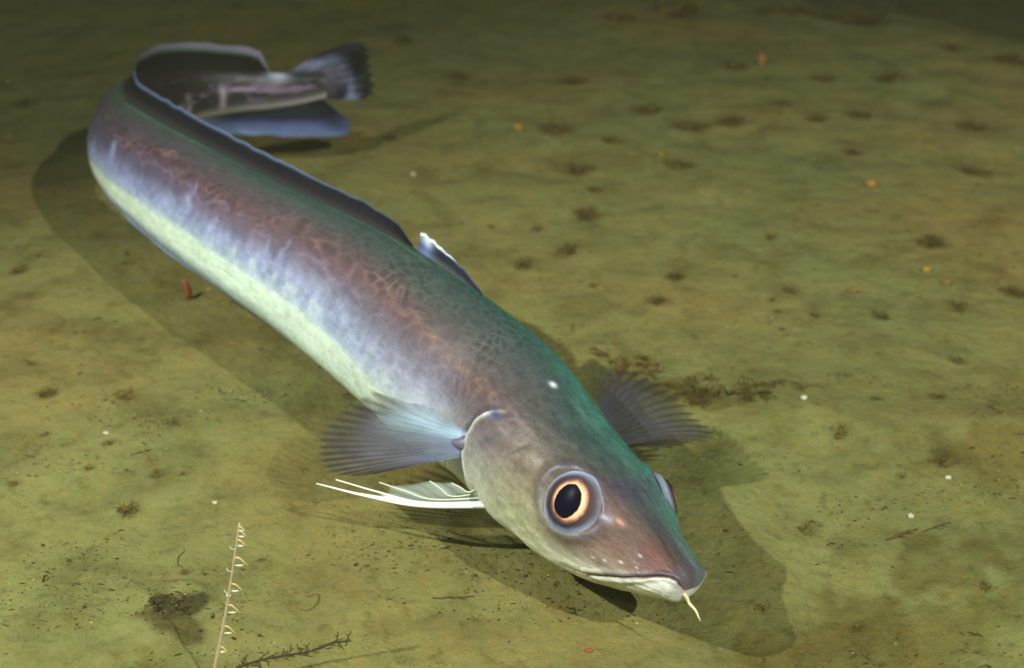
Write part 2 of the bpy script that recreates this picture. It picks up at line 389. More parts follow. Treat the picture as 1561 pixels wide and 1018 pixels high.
# ------------------------------------------------------------------ the fish
FO = (-.06, .93, 0.)
fish = tag(empty('fish', FO), 'long silvery grey-brown fish with a cream belly, its tail curled back above the mud', 'fish')
D = np.degrees
def interp_rows(keys, table, s, t):
    """table[i] = list of (theta, rgb255); blends over s between keys"""
    cols = []
    for row in table:
        tt = [r[0] for r in row]; cc = np.array([lin(r[1]) for r in row])
        cols.append(np.stack([np.interp(t, tt, cc[:, k]) for k in range(3)], -1))
    i = np.clip(np.searchsorted(keys, s, side='right') - 1, 0, len(keys) - 2)
    f = np.clip((s - np.array(keys)[i]) / (np.array(keys)[i + 1] - np.array(keys)[i]), 0, 1)[..., None]; f = f * f * (3 - 2 * f)
    S = np.stack(cols); idx = np.indices(s.shape)
    A = S[(i,) + tuple(idx)]; B = S[(i + 1,) + tuple(idx)]; return A * (1 - f) + B * f
KEYS = [0.0, .045, .11, .18, .26, .40, .60, .85, 1.02, 1.18, 1.40]
TAB = [
 [(-180, (222, 226, 205)), (-120, (170, 160, 145)), (-50, (74, 128, 108)), (-30, (78, 124, 106)), (-12, (86, 102, 98)), (0, (90, 96, 94)), (24, (104, 84, 78)), (45, (118, 86, 78)), (70, (132, 98, 88)), (90, (144, 116, 102)), (108, (205, 208, 190)), (140, (230, 236, 215)), (180, (222, 226, 205))],
 [(-180, (222, 226, 205)), (-125, (160, 152, 138)), (-45, (66, 126, 106)), (-28, (70, 122, 104)), (-8, (82, 106, 100)), (4, (86, 100, 98)), (22, (96, 96, 92)), (40, (112, 92, 84)), (60, (122, 98, 86)), (85, (132, 112, 98)), (108, (150, 138, 120)), (124, (215, 220, 200)), (150, (235, 240, 222)), (180, (225, 232, 210))],
 [(-180, (220, 227, 202)), (-125, (160, 160, 136)), (-45, (58, 126, 108)), (-20, (62, 124, 108)), (0, (72, 112, 102)), (20, (80, 104, 99)), (42, (104, 104, 94)), (70, (138, 124, 102)), (95, (154, 150, 118)), (120, (180, 184, 145)), (140, (218, 224, 190)), (180, (220, 227, 202))],
 [(-180, (215, 221, 193)), (-110, (142, 149, 142)), (-45, (54, 124, 104)), (-18, (58, 124, 106)), (2, (70, 106, 98)), (18, (82, 96, 94)), (45, (100, 96, 92)), (66, (117, 100, 96)), (85, (126, 119, 119)), (105, (148, 151, 138)), (130, (191, 196, 173)), (180, (215, 221, 193))],
 [(-180, (216, 227, 202)), (-110, (133, 144, 147)), (-45, (52, 122, 100)), (-12, (56, 122, 100)), (6, (66, 108, 96)), (18, (78, 98, 92)), (42, (92, 98, 92)), (64, (116, 98, 94)), (74, (116, 106, 116)), (92, (141, 144, 160)), (108, (172, 185, 192)), (120, (206, 226, 204)), (150, (206, 224, 193)), (180, (201, 219, 201))],
 [(-180, (126, 148, 162)), (-110, (123, 130, 144)), (-40, (60, 104, 86)), (0, (66, 104, 90)), (10, (76, 98, 88)), (36, (82, 98, 90)), (50, (102, 94, 93)), (66, (119, 93, 98)), (78, (111, 103, 116)), (92, (138, 150, 173)), (104, (157, 173, 192)), (113, (201, 221, 198)), (138, (213, 237, 216)), (156, (192, 219, 190)), (168, (145, 163, 174)), (180, (117, 138, 156))],
 [(-180, (107, 128, 150)), (-110, (113, 120, 138)), (-40, (62, 74, 70)), (0, (66, 90, 84)), (14, (76, 98, 88)), (32, (80, 98, 90)), (48, (97, 91, 92)), (68, (115, 89, 95)), (84, (110, 102, 120)), (96, (133, 146, 174)), (106, (155, 171, 188)), (114, (201, 223, 198)), (138, (212, 237, 214)), (152, (166, 187, 180)), (164, (117, 138, 156)), (180, (107, 128, 150))],
 [(-180, (106, 124, 142)), (-130, (140, 140, 133)), (-90, (69, 61, 74)), (0, (62, 71, 69)), (20, (86, 110, 95)), (36, (90, 92, 92)), (60, (102, 88, 98)), (84, (95, 90, 114)), (98, (123, 131, 165)), (110, (155, 171, 188)), (118, (201, 225, 192)), (140, (211, 233, 208)), (154, (137, 158, 180)), (180, (106, 124, 142))],
 [(-180, (100, 100, 107)), (-140, (149, 149, 135)), (-105, (72, 63, 69)), (-50, (59, 49, 54)), (0, (50, 52, 50)), (24, (79, 98, 87)), (60, (89, 82, 99)), (92, (93, 91, 117)), (112, (125, 140, 172)), (128, (192, 213, 201)), (150, (135, 149, 171)), (180, (100, 100, 107))],
 [(-180, (120, 120, 113)), (-150, (167, 165, 145)), (-128, (138, 132, 127)), (-108, (71, 60, 68)), (-50, (63, 53, 59)), (0, (48, 46, 48)), (60, (78, 67, 75)), (110, (111, 111, 125)), (150, (169, 169, 155)), (180, (120, 120, 113))],
 [(-180, (151, 154, 151)), (-145, (170, 171, 161)), (-120, (150, 150, 157)), (-90, (78, 68, 79)), (-40, (72, 70, 76)), (0, (61, 65, 63)), (60, (78, 67, 75)), (120, (140, 140, 147)), (180, (151, 154, 151))],
]
OPX = [(55, .166), (64, .174), (72, .1804), (81, .1854), (93, .1871), (107, .1854), (123, .1788), (137, .1685), (151, .152), (180, .135)]
MOX = [(96, -.0095), (70, -.0082), (58, -.0055), (60, -.001), (72, .005), (92, .0137), (112, .026), (121, .0354), (131, .047), (138, .060)]   # mouth line: th -> s
def smooth1(x, xs, ys):
    g = np.linspace(0, 180, 361); y = np.interp(g, xs, ys); k = np.exp(-np.linspace(-2, 2, 41) ** 2); k /= k.sum()
    y = np.convolve(np.pad(y, 20, mode='edge'), k, 'valid'); return np.interp(x, g, y)
def skin_fields(S, T):
    t = D(T); at = np.abs(t); P0 = body(S, T)
    col = interp_rows(KEYS, TAB, S, t - np.sign(t) * 7 * np.exp(-((at - 110) / 20.) ** 2) * sstep(S, .22, .36))
    # the back and upper flank are dark pigmented, the tail darker still
    fac = np.interp(at, [0, 20, 60, 80, 96, 112, 180], [.50, .50, .50, .62, .92, .98, 1.02])
    fac = fac * (1 - .18 * sstep(S, .45, .9) * (1 - sstep(at, 90, 112))) * (1 - .62 * sstep(S, 1.04, 1.16) * (1 - sstep(at, 118, 140)))
    fac = fac + .30 * (1 - sstep(t, -14, 10)) * (t > -80) * (1 - sstep(S, .36, .62)); fac = fac * (1 - .06 * (1 - sstep(S, .10, .20))); fac = fac[..., None]; col = col * fac
    off = np.zeros_like(S)
    ph = at / 57.3 * .06       # girth coordinate in metres
    n1 = fbm(S * 30, ph * 45, 0, 1, 4); n2 = fbm(S * 90, ph * 120, 0, 2, 3); n3 = fbm(S * 260, ph * 300, 0, 4, 2)
    # red-brown mottling in the mid flank band: dark blobs bordered by pale pinkish worm lines
    wx, wy = S * 52 + .9 * noise(S * 40, ph * 60, 0, 8), ph * 75 + .9 * noise(S * 40, ph * 60, 0, 9)
    d1, d2 = cells(wx, wy, 3); edge = np.exp(-((d2 - d1) / .13) ** 2); blob = sstep(d2 - d1, .12, .5)
    up = np.exp(-((at - 58 + 14 * sstep(S, .3, .7) * 0) / 17.) ** 2) * sstep(S, .15, .24) * (1 - sstep(S, 1.0, 1.2))
    lacy = np.exp(-((at - 66 + 10 * noise(S * 16, 0, 0, 12)) / 9.) ** 2) * sstep(S, .12, .2) * (1 - sstep(S, .9, 1.05))
    red = lin((160, 116, 98)) * .62; dk = lin((88, 62, 62)) * .55
    col = col * (1 - (.34 * up * blob * (.5 + .5 * n1))[..., None]) 
    w = np.clip(.36 * lacy * edge * (.5 + 1.6 * n1 + .1), 0, 1)[..., None]; col = col * (1 - w) + red * w
    w = np.clip(.35 * lacy * blob, 0, 1)[..., None]; col = col * (1 - w) + dk * w
    # small dark spots with pale net over the shoulder
    d1, d2 = cells(S * 95 + .6 * noise(S * 60, ph * 80, 0, 21), ph * 140 + .6 * noise(S * 60, ph * 80, 0, 22), 6)
    w0 = np.clip(.62 + .7 * n1, 0, 1.1) * (1 - sstep(at, 44, 62)) * sstep(S, .17, .24) * (1 - sstep(S, .42, .55))
    col = col * (1 - (.36 * w0 * sstep(d2 - d1, .1, .45))[..., None]) * (1 + (.14 * w0 * np.exp(-((d2 - d1) / .12) ** 2))[..., None])
    # rusty lateral line from the gill cover backwards
    ll = 57 + 7 * sstep(S, .16, .26) + 3 * noise(S * 40, 3., 0, 31) + 3 * noise(S * 130, 3., 0, 32)
    w = (np.exp(-((at - ll) / 1.5) ** 2) * sstep(S, .13, .17) * (1 - sstep(S, .28, .40)) * (.38 + .5 * n2))[..., None]; w = np.clip(w, 0, 1); col = col * (1 - w) + lin((158, 122, 102)) * .56 * w
    # thin green line below the dorsal fin
    w = (np.exp(-((at - 13 - 5 * sstep(S, .5, .9)) / 1.4) ** 2) * sstep(S, .34, .4) * (1 - sstep(S, .9, 1.)) * (.45 + .5 * n1))[..., None]
    w = np.clip(w, 0, 1); col = col * (1 - w) + lin((110, 168, 138)) * .6 * w
    # muscle segments and pale silvery streaks on the lower flank
    seg = .5 + .5 * np.sin(2 * np.pi * (S * 62 + .55 * np.cos(np.radians(at - 96) * 5)) + .9 * n1)
    low = np.exp(-((at - 97) / 15.) ** 2) * sstep(S, .22, .32) * (1 - sstep(S, .95, 1.05))
    col = col * (1 + (low * (.15 * (seg - .5) + .20 * n1 + .12 * n2))[..., None])
    # pale forked blotches that climb from the belly band into the brown flank
    for sc, wd, top in ((.492, .006, 70), (.520, .005, 80), (.607, .006, 84), (.660, .0065, 66), (.700, .007, 86), (.395, .006, 84), (.345, .006, 88), (.86, .013, 72), (.93, .008, 86)):
        ss = sc + .004 * noise(at * .12, sc * 90, 0, 5) + .010 * ((at - 95) / 30) * (1 if int(sc * 1000) % 2 else -1)
        taper = np.clip((at - top) / 26, 0, 1); w = np.exp(-((S - ss) / (wd * (.25 + .9 * taper))) ** 2) * sstep(at, top - 4, top + 8) * (1 - sstep(at, 103, 112)) * (t > 0)
        w = (.70 * w * (.75 + .5 * n2))[..., None]; w = np.clip(w, 0, 1); col = col * (1 - w) + lin((150, 164, 200)) * .75 * w
    # thin pale scalloped line that wanders along the flank and links those blotches
    zz = 83 - 9 * np.abs(np.sin(np.pi * (S * 17 + .5 * noise(S * 25, 0, 0, 66)))) + 2.5 * noise(S * 90, 0, 0, 67)
    w = np.clip(np.exp(-((at - zz) / 1.6) ** 2) * sstep(S, .30, .38) * (1 - sstep(S, .72, .85)) * (t > 0) * (.35 + .9 * n1), 0, .45)[..., None]; col = col * (1 - w) + lin((146, 132, 158)) * .62 * w
    # ragged upper edge of the cream belly band: short pale teeth
    tooth = np.clip(noise(S * 150, at * .02, 0, 71), 0, 1) * np.exp(-((at - 106) / 5.) ** 2) * (t > 0) * sstep(S, .25, .35) * (1 - sstep(S, .55, .75))
    w = np.clip(tooth * .7, 0, .35)[..., None]; col = col * (1 - w) + lin((205, 222, 205)) * .9 * w
    # purple patches and pale bars on the far side of the tail
    tl = sstep(S, 1.08, 1.16) * (t < 0)
    w = np.clip(tl * sstep(n1, .10, .30) * np.exp(-((at - 90) / 34.) ** 2) * .8, 0, 1)[..., None]; col = col * (1 - w) + lin((140, 124, 146)) * .6 * w
    for sc, a0, a1 in ((1.245, 72, 125), (1.19, 100, 128)):
        w = (tl * np.exp(-((S - sc) / .0045) ** 2) * sstep(at, a0 - 6, a0 + 6) * (1 - sstep(at, a1, a1 + 8)) * .75)[..., None]; col = col * (1 - w) + lin((158, 150, 158)) * w
    w = (tl * np.exp(-((S - 1.275) / .035) ** 2) * np.exp(-((at - 78) / 5.) ** 2) * .7)[..., None]; col = col * (1 - w) + lin((150, 140, 160)) * w
    w = (tl * np.exp(-((S - 1.325) / .014) ** 2) * np.exp(-((at - 20) / 30.) ** 2) * .8)[..., None]; col = col * (1 - w) + lin((170, 180, 200)) * w
    # gill cover: raised plate, white rim
    oth = np.array([o[0] for o in OPX], float); osx = np.array([o[1] for o in OPX]); e = smooth1(at, oth, osx) + .0006 * noise(at * .15, 1., 0, 41)
    on = sstep(at, 56, 72); dS = S - e
    off += .0030 * on * (1 - sstep(dS, -.0012, .0022)) * sstep(dS, -.075, -.002)
    off -= .0016 * on * np.exp(-((dS - .0045) / .0030) ** 2)
    w = (on * np.exp(-((dS + .0012) / (.0026 + .0016 * sstep(at, 95, 120))) ** 2) * (.75 + .4 * n1) * (t > 0))[..., None]; w = np.clip(w, 0, 1); col = col * (1 - w) + lin((215, 220, 210)) * w
    w = (on * np.exp(-((dS - .0045) / .0030) ** 2) * .6 * (at < 115))[..., None]; col = col * (1 - w) + lin((70, 66, 80)) * .6 * w
    w = (np.exp(-((S - .172) / .006) ** 2 - ((t - 67) / 4.) ** 2) * .9)[..., None]; col = col * (1 - w) + lin((54, 62, 120)) * .6 * w
    w = (np.exp(-((S - .163 - .0006 * (at - 80)) / .004) ** 2 - ((t - 84) / 9.) ** 2) * .55)[..., None]; col = col * (1 - w) + lin((78, 84, 112)) * .6 * w
    # preopercle ridge behind the cheek
    e2 = np.interp(at, [55, 80, 105, 130, 150, 180], [.128, .140, .143, .130, .112, .10])
    off += .0014 * sstep(at, 58, 75) * (1 - sstep(S - e2, -.0015, .0035)) * sstep(S - e2, -.03, 0)
    # head markings
    hd = (1 - sstep(S, .16, .2))
    col = col * (1 + hd[..., None] * (.20 * n1 + .12 * n2)[..., None])
    w = np.clip(hd * sstep(fbm(S * 48, ph * 36, 0, 52, 3), .08, .32) * (1 - sstep(at, 45, 75)) * .5 * sstep(S, .03, .06), 0, 1)[..., None]; col = col * (1 - w) + lin((70, 66, 92)) * .6 * w
    w = np.clip(hd * sstep(fbm(S * 60, ph * 50, 0, 57, 3), .05, .35) * np.exp(-((at - 62) / 22.) ** 2) * (1 - sstep(S, .055, .085)) * .34, 0, 1)[..., None]; col = col * (1 - w) + lin((138, 92, 86)) * .7 * w
    w = np.clip(np.exp(-((S - .014) / .012) ** 2 - ((t - 52) / 15.) ** 2) * .32, 0, 1)[..., None]; col = col * (1 - w) + lin((150, 80, 70)) * .65 * w
    off += hd * .00025 * n2 + hd * .0004 * n1 * sstep(S, .02, .05)
    # nostrils and the pale pore on the nape
    for (a, b, r, c, dz) in ((.052, 60, 3.0, (205, 205, 220), .0014), (.0445, 52, 2.8, (190, 150, 120), .0012), (.1688, 13, 2.6, (225, 235, 235), .0003), (.022, 66, 1.3, (205, 190, 195), .0003), (.030, 90, 1.2, (215, 215, 205), .0003), (.040, 100, 1.3, (215, 215, 205), .0003), (.020, 84, 1.1, (200, 200, 195), .0002), (.048, 104, 1.2, (200, 205, 195), .0002)):
        q = np.hypot((S - a) / (.0011 * r), (t - b) / (1.1 * r) * 1.0); w = (np.exp(-q ** 2) * .8)[..., None]; col = col * (1 - w) + lin(c) * w; off += dz * np.exp(-q ** 2)
    # eye sockets
    for (ea, eb, sg) in EYES:
        q = np.hypot((S - ea) / .0262, (t - eb) / 28.5); off += .0030 * np.exp(-((q - 1.02) / .22) ** 2) - .004 * (1 - sstep(q, .5, .95))
        w = (np.exp(-((q - 1.0) / .12) ** 2) * .5)[..., None]; col = col * (1 - w) + lin((74, 84, 104)) * .6 * w
    # mouth: groove, dark lip line, pale lower lip
    mth = np.array([o[0] for o in MOX], float); ms = np.array([o[1] for o in MOX]); 
    girth = at - np.interp(S, ms, mth); live = 1 - sstep(at, 132, 142)
    dd = np.where(at > 24, girth / 57.3 * .03, 9.)
    g = np.exp(-(dd / .0011) ** 2) * live * (S < .062); off -= .0022 * g
    off += .0009 * np.exp(-((dd + .0035) / .0026) ** 2) * live * (S < .055)
    off += .0014 * np.exp(-((dd - .0042) / .0034) ** 2) * live * (S < .050)
    w = (g * .85)[..., None]; col = col * (1 - w) + lin((60, 50, 48)) * w
    w = (np.exp(-((dd + .0026) / .0016) ** 2) * live * (S < .05) * .55)[..., None]; col = col * (1 - w) + lin((120, 100, 120)) * w
    w = (sstep(dd, .0015, .004) * (1 - sstep(S, .05, .07)) * (at > 40) * .8)[..., None]; col = col * (1 - w) + lin((226, 232, 212)) * w
    lipw = np.where(dd < 0, 1 - sstep(S, -.003, .005), (1 - sstep(S, -.008, .006)) * .45)
    lipw = np.maximum(lipw, .75 * np.exp(-((dd + .003) / .0022) ** 2) * (dd < 9) * (1 - sstep(S, .03, .05))); w = (lipw * .78)[..., None]; col = col * (1 - w) + lin((108, 102, 112)) * .66 * w
    # bright broken edge under the cheek
    w = np.clip(np.exp(-((at - 142) / 8.) ** 2) * sstep(S, .045, .06) * (1 - sstep(S, .12, .15)) * (.6 + .8 * n1), 0, 1)[..., None]; col = col * (1 - w) + lin((235, 240, 205)) * w
    n5 = noise(S * 70, ph * 520, 0, 83) ; n6 = fbm(S * 420, ph * 420, 0, 84, 2)
    col = col * (1 + (.09 * n1 + .15 * n2 + .12 * n3 + .09 * n5 + .12 * n6)[..., None])
    off += .00025 * n2
    # keep the cap of the nose closed
    off *= sstep(S, -.0128, -.009)
    return np.clip(col, 0.003, .92), off
EYES = [(.0775, 69., 1), (.064, -60., -1)]
ns, ntq = 1250, 300
s1 = np.concatenate([-NOSE * np.cos(np.linspace(0, np.pi / 2, 60)), np.linspace(0.0006, .24, 560), np.linspace(.2409, SMAX, ns - 620)])
tq = np.linspace(-np.pi, np.pi, ntq, endpoint=False)
SS, TT = np.meshgrid(s1, tq, indexing='ij')
colb, offb = skin_fields(SS, TT)
PB = body(SS, TT, offb)
trunk = grid_obj('body', rel(fish, PB), M_skin, fish, colb, wrap=True)
def surf(s, tdeg, off=0.):
    return body(np.array([s], float), np.array([math.radians(tdeg)]), off)[0]
def surf_frame(s, tdeg):
    e = 1e-3; p = surf(s, tdeg); a = surf(s + e, tdeg) - surf(s - e, tdeg); b = surf(s, tdeg + .5) - surf(s, tdeg - .5)
    a /= np.linalg.norm(a); b /= np.linalg.norm(b); n = np.cross(b, a); n /= np.linalg.norm(n)
    c = frame([s])[0][0]
    if n @ (p - c) < 0: n = -n
    b = np.cross(n, a); return p, a, b, n       # tailward, around, outward
# eyes
def cap(name, mat, parent, ctr, a, b, n, R, flat, q0, q1, colf, nr=30, na=72, lift=0., wob=0.):
    q = np.linspace(q0, q1, nr); f = np.linspace(0, 2 * np.pi, na, endpoint=False); Q, Fa = np.meshgrid(q, f, indexing='ij')
    if wob: Qe = Q * (1 + wob * fbm(np.cos(Fa) * 2.2, np.sin(Fa) * 2.2, 0, 7, 3) * (Q / q1) ** 3)
    else: Qe = Q
    sx, sy = Qe * np.cos(Fa), Qe * np.sin(Fa)
    z = flat * np.sqrt(np.maximum(1 - Qe ** 2 * .98, 0)) + lift
    P = ctr + R * (sx[..., None] * a + sy[..., None] * b + z[..., None] * n)
    o = grid_obj(name, rel(fish, P)[:, ::-1], mat, parent, colf(Q, Fa)[:, ::-1], wrap=True); return o
for k, (ea, eb, sg) in enumerate(EYES):
    p, a, b, n = surf_frame(ea, eb); R = .0252; ctr = p - n * .0100
    zb = np.array([.10, 0, 1.]) - n * (n @ np.array([.10, 0, 1.])); zb /= np.linalg.norm(zb); a = np.cross(zb, n) if np.cross(zb, n) @ a > 0 else -np.cross(zb, n); b = zb
    if sg < 0: R = .0230; ctr = p - n * .0060
    def ball(Q, F):
        nn = fbm(np.cos(F) * 3, np.sin(F) * 3, Q * 4, 5, 3)
        c = interp1(Q + .02 * nn, [(0, (8, 8, 26)), (.55, (40, 34, 36)), (.62, (70, 50, 46)), (.72, (60, 58, 68)), (.78, (104, 112, 128)), (.87, (146, 162, 182)), (.95, (110, 122, 138)), (1., (92, 100, 108))])
        w = (np.exp(-((np.cos(F - 2.6) - 1) / .5) ** 2) * sstep(Q, .55, .65) * (1 - sstep(Q, .85, .95)))[..., None]
        c = c * (1 + .35 * fbm(np.cos(F) * 2, np.sin(F) * 2, Q * 9, 25, 3))[..., None]
        return c * (1 - .75 * w) + lin((74, 60, 58)) * .75 * w
    def interp1(Q, st):
        xs = [q for q, _ in st]; cc = np.array([lin(c) for _, c in st]); return np.stack([np.interp(Q, xs, cc[:, i]) for i in range(3)], -1)
    eye = cap('eye', M_eye, fish, ctr, a, b, n, R, .62, .001, 1.0, ball)
    def irisc(Q, F):
        nn = fbm(np.cos(F) * 5, np.sin(F) * 5, Q * 6, 15, 3)
        c = interp1(Q + .05 * nn - .05 * np.cos(F - 2.6), [(.0, (232, 192, 150)), (.46, (236, 190, 146)), (.51, (206, 146, 104)), (.56, (120, 84, 66)), (.62, (62, 54, 54)), (.7, (40, 38, 46))])
        return c * (1 + .25 * nn[..., None])
    # the iris ring lies over the ball, the pupil over the iris (elongated as in the photograph)
    cap('iris', M_eye, eye, ctr + n * .0006, a * .96, b * 1.04, n, R, .62, .20, .64, irisc, wob=.05)
    cap('pupil', M_eye, eye, ctr + n * .0011, a * .90, b * 1.10, n, R, .62, .001, .44, lambda Q, F: np.broadcast_to(lin((7, 7, 24)), Q.shape + (3,)).copy(), wob=.06)
# ------------------------------------------------------------------ fins that run along the body
def strip_fin(name, s0, s1_, tdeg, height, colf, n=420, m=22, sweep=.25, lean=0., ripple=.0012, rf=240, sink=.004, alpha=None):
    s = np.linspace(s0, s1_, n); f = np.linspace(0, 1, m); C_, u_, r_, a_, k_, T_ = frame(s)
    if tdeg == 0: base = body(s, np.zeros(n)); d = u_
    else: base = body(s, np.full(n, np.pi)); d = -u_
    q = (s - s0) / (s1_ - s0); h = height(s, q)
    S2, F2 = np.meshgrid(s, f, indexing='ij')
    dirv = d + r_ * lean
    dirv /= np.linalg.norm(dirv, axis=1)[:, None]
    rip = ripple * np.sin(S2 * rf * 2 + 2 * F2) * F2 * .10 + ripple * 2.2 * noise(S2 * 22, F2 * 1.2, 0, 3) * F2
    hh = (h[:, None] * F2) * (1 + .05 * noise(S2 * 55, .5, 0, 4) * F2)
    P = base[:, None, :] - d[:, None, :] * sink + dirv[:, None, :] * (hh + sink * F2 * 0)[..., None] + T_[:, None, :] * (np.asarray(sweep) * hh)[..., None] + r_[:, None, :] * rip[..., None]
    col = colf(S2, F2); return grid_obj(name, rel(fish, P), M_fin, fish, col)
def rayed(S2, F2, rf, amt): return 1 + amt * np.sin(S2 * rf * 2 * np.pi + .8 * F2 + 1.2 * noise(S2 * 30, F2, 0, 3))
def blend(F, st):
    xs = [q for q, _ in st]; cc = np.array([np.append(lin(c[:3]), c[3] if len(c) > 3 else 1.) for _, c in st]); return np.stack([np.interp(F, xs, cc[:, i]) for i in range(4)], -1)
def d1col(S2, F2):
    q = (S2 - .284) / .106
    c = blend(F2, [(0, (110, 118, 110)), (.35, (78, 84, 84)), (.6, (34, 38, 52)), (.86, (28, 34, 50)), (.93, (70, 84, 110)), (1, (90, 105, 125))])
    w = np.clip(sstep(q, .62, .74) * sstep(F2, .84, .92) + np.exp(-((q - .90 - .02 * F2) / .09) ** 2) * .8, 0, 1)[..., None]
    w2 = np.clip(sstep(q, .45, .6) * sstep(F2, .90, .95), 0, 1)[..., None]; w = np.maximum(w, w2)
    W = np.append(lin((200, 214, 225)), 1.); B = np.append(lin((92, 110, 165)), 1.)
    x = (1 - sstep(F2, .45, .8))[..., None]
    c = c * (1 - w) + (B * x + W * (1 - x)) * w; c[..., :3] *= .55 + .35 * w; c[..., :3] *= rayed(S2, F2, 260, .08)[..., None]; return c
strip_fin('dorsal_fin', .284, .392, 0, lambda s, q: np.interp(q, [0, .15, .4, .65, .85, .95, 1.], [.0015, .008, .0140, .0175, .0200, .0205, .0190]) * (1 + .05 * noise(q * 16, 0, 0, 8)), d1col, n=160, sweep=.55, lean=-.35)
def d2col(S2, F2):
    mg = np.interp(S2, [.40, .6, .9, 1.0, 1.1, 1.31], [.97, .90, .88, .82, .72, .66])
    x = F2 / mg
    c = blend(x, [(0, (78, 88, 80)), (.30, (60, 60, 60)), (.55, (34, 34, 42)), (.93, (20, 22, 32)), (1.03, (70, 84, 108)), (1.10, (104, 126, 158)), (1.5, (112, 130, 160)), (2, (130, 128, 150))])
    w = sstep(S2, 1.02, 1.12)[..., None]
    c2 = blend(x, [(0, (48, 44, 46)), (.4, (34, 30, 34)), (.9, (14, 12, 16)), (1.06, (70, 84, 60)), (1.2, (118, 118, 134)), (2, (140, 138, 156))])
    c = c * (1 - w) + c2 * w; wb = (np.exp(-((S2 - 1.285) / .022) ** 2) * (F2 < mg))[..., None]; c[..., :3] = c[..., :3] * (1 - .7 * wb); c[..., :3] *= np.where(F2 < mg * 1.0, .42, .72)[..., None]
    c[..., :3] *= rayed(S2, F2, 230, .10)[..., None]; return c
def d2h(s, q):
    h = np.interp(s, [.396, .42, .47, .6, .8, .95, 1.08, 1.2, 1.292, 1.312], [.006, .015, .021, .024, .026, .028, .034, .037, .033, .005])
    return h
strip_fin('dorsal_fin', .396, 1.314, 0, d2h, d2col, n=1100, sweep=.30)
def acol(S2, F2):
    c = blend(F2, [(0, (150, 170, 180)), (.4, (128, 152, 178)), (.75, (150, 178, 205)), (1, (120, 150, 190))])
    w = sstep(S2, 1.18, 1.26)[..., None]
    c2 = blend(F2 - .25 * sstep(S2, 1.24, 1.40) , [(-.3, (30, 30, 46)), (0, (52, 52, 66)), (.28, (50, 56, 84)), (.46, (80, 94, 140)), (.62, (96, 116, 160)), (.9, (120, 142, 185)), (1, (120, 150, 150))])
    c = c * (1 - w) + c2 * w; c[..., :3] *= (.66 * (1 - .65 * sstep(S2, 1.35, 1.385)) * (1 + .5 * fbm(S2 * 30, F2 * 3, 0, 19, 3)) * (1 - .45 * sstep(S2, 1.2, 1.26) * (1 - sstep(F2, .4, .62))))[..., None]
    c[..., :3] *= rayed(S2, F2, 230, .10)[..., None]; return c
strip_fin('anal_fin', .50, 1.385, 1, lambda s, q: np.interp(s, [.50, .55, .7, 1.0, 1.15, 1.24, 1.33, 1.37, 1.385], [.001, .003, .006, .009, .016, .032, .050, .060, .046]), acol, n=900, sweep=np.interp(np.linspace(.50, 1.385, 900), [.5, 1.25, 1.33, 1.385], [.25, .3, .55, 1.1])[:, None], lean=.05)
# caudal fin: a fan behind the tail root
def fan(name, base, tips, colf, parent, n_out=60, n_len=34, bow=(0, 0, 0), rip=.0008, nr=20, rag=.03, wig=0, ragn=0.):
    base = curve(base, n_out); tips = curve(tips, n_out); q = np.linspace(0, 1, n_out); f = np.linspace(0, 1, n_len)
    Q, F = np.meshgrid(q, f, indexing='ij'); ragf = 1 + rag * np.cos(2 * np.pi * nr * Q) * F ** 3 - rag * F ** 3
    Fe = F * ragf * (1 + ragn * noise(Q * 7, 0, 0, 6) * F ** 2)
    P = base[:, None, :] * (1 - Fe[..., None]) + tips[:, None, :] * Fe[..., None] + np.array(bow) * (4 * Fe * (1 - Fe))[..., None]
    nrm = np.cross(tips[-1] - base[0], tips[0] - base[0]); nrm = nrm / np.linalg.norm(nrm)
    P = P + nrm * (rip * np.sin(2 * np.pi * nr * Q) * F ** .7)[..., None] + nrm * (wig * np.sin(2 * np.pi * 1.3 * Q + 1) * F)[..., None]
    return grid_obj(name, rel(fish, P), M_fin, parent, colf(Q, F))
e0, e1 = surf(SMAX - .004, 0), surf(SMAX - .004, 180)
def ccol(Q, F):
    c = blend(F, [(0, (84, 80, 90)), (.35, (100, 104, 122)), (.52, (120, 130, 160)), (.66, (60, 62, 70)), (.8, (34, 34, 40)), (1, (40, 42, 46))])
    c2 = blend(F, [(0, (90, 90, 104)), (.4, (140, 150, 180)), (.8, (120, 130, 160)), (.92, (110, 106, 140)), (1, (110, 116, 120))])
    w = sstep(Q + .08 * noise(F * 4, Q, 0, 3), .74, .84)[..., None]; c = c * (1 - w) + c2 * w
    w = np.clip(np.exp(-((Q - .18 - .10 * F) / .09) ** 2) * np.exp(-((F - .42) / .25) ** 2), 0, 1)[..., None]; c = c * (1 - w) + np.append(lin((130, 140, 170)), 1.) * w
    c[..., :3] *= (.46 + .05 * np.sin(2 * np.pi * 26 * Q) + .9 * np.clip(fbm(Q * 4, F * 3, 0, 9, 3), -.4, .8))[..., None]; return c
CB = [surf(1.325, 0) , surf(1.36, 0), surf(SMAX, 0), surf(SMAX, 180), surf(1.37, 180)]
fan('caudal_fin', [p_ + (frame([SMAX])[0][0] - p_) * .15 for p_ in CB],
    [(-.272, 1.765, .1560), (-.236, 1.785, .1640), (-.212, 1.793, .1580), (-.209, 1.800, .1180), (-.214, 1.790, .0800), (-.238, 1.775, .0840)], ccol, fish, n_out=160, nr=16, rag=.05, rip=.0016, wig=.004, ragn=.16)
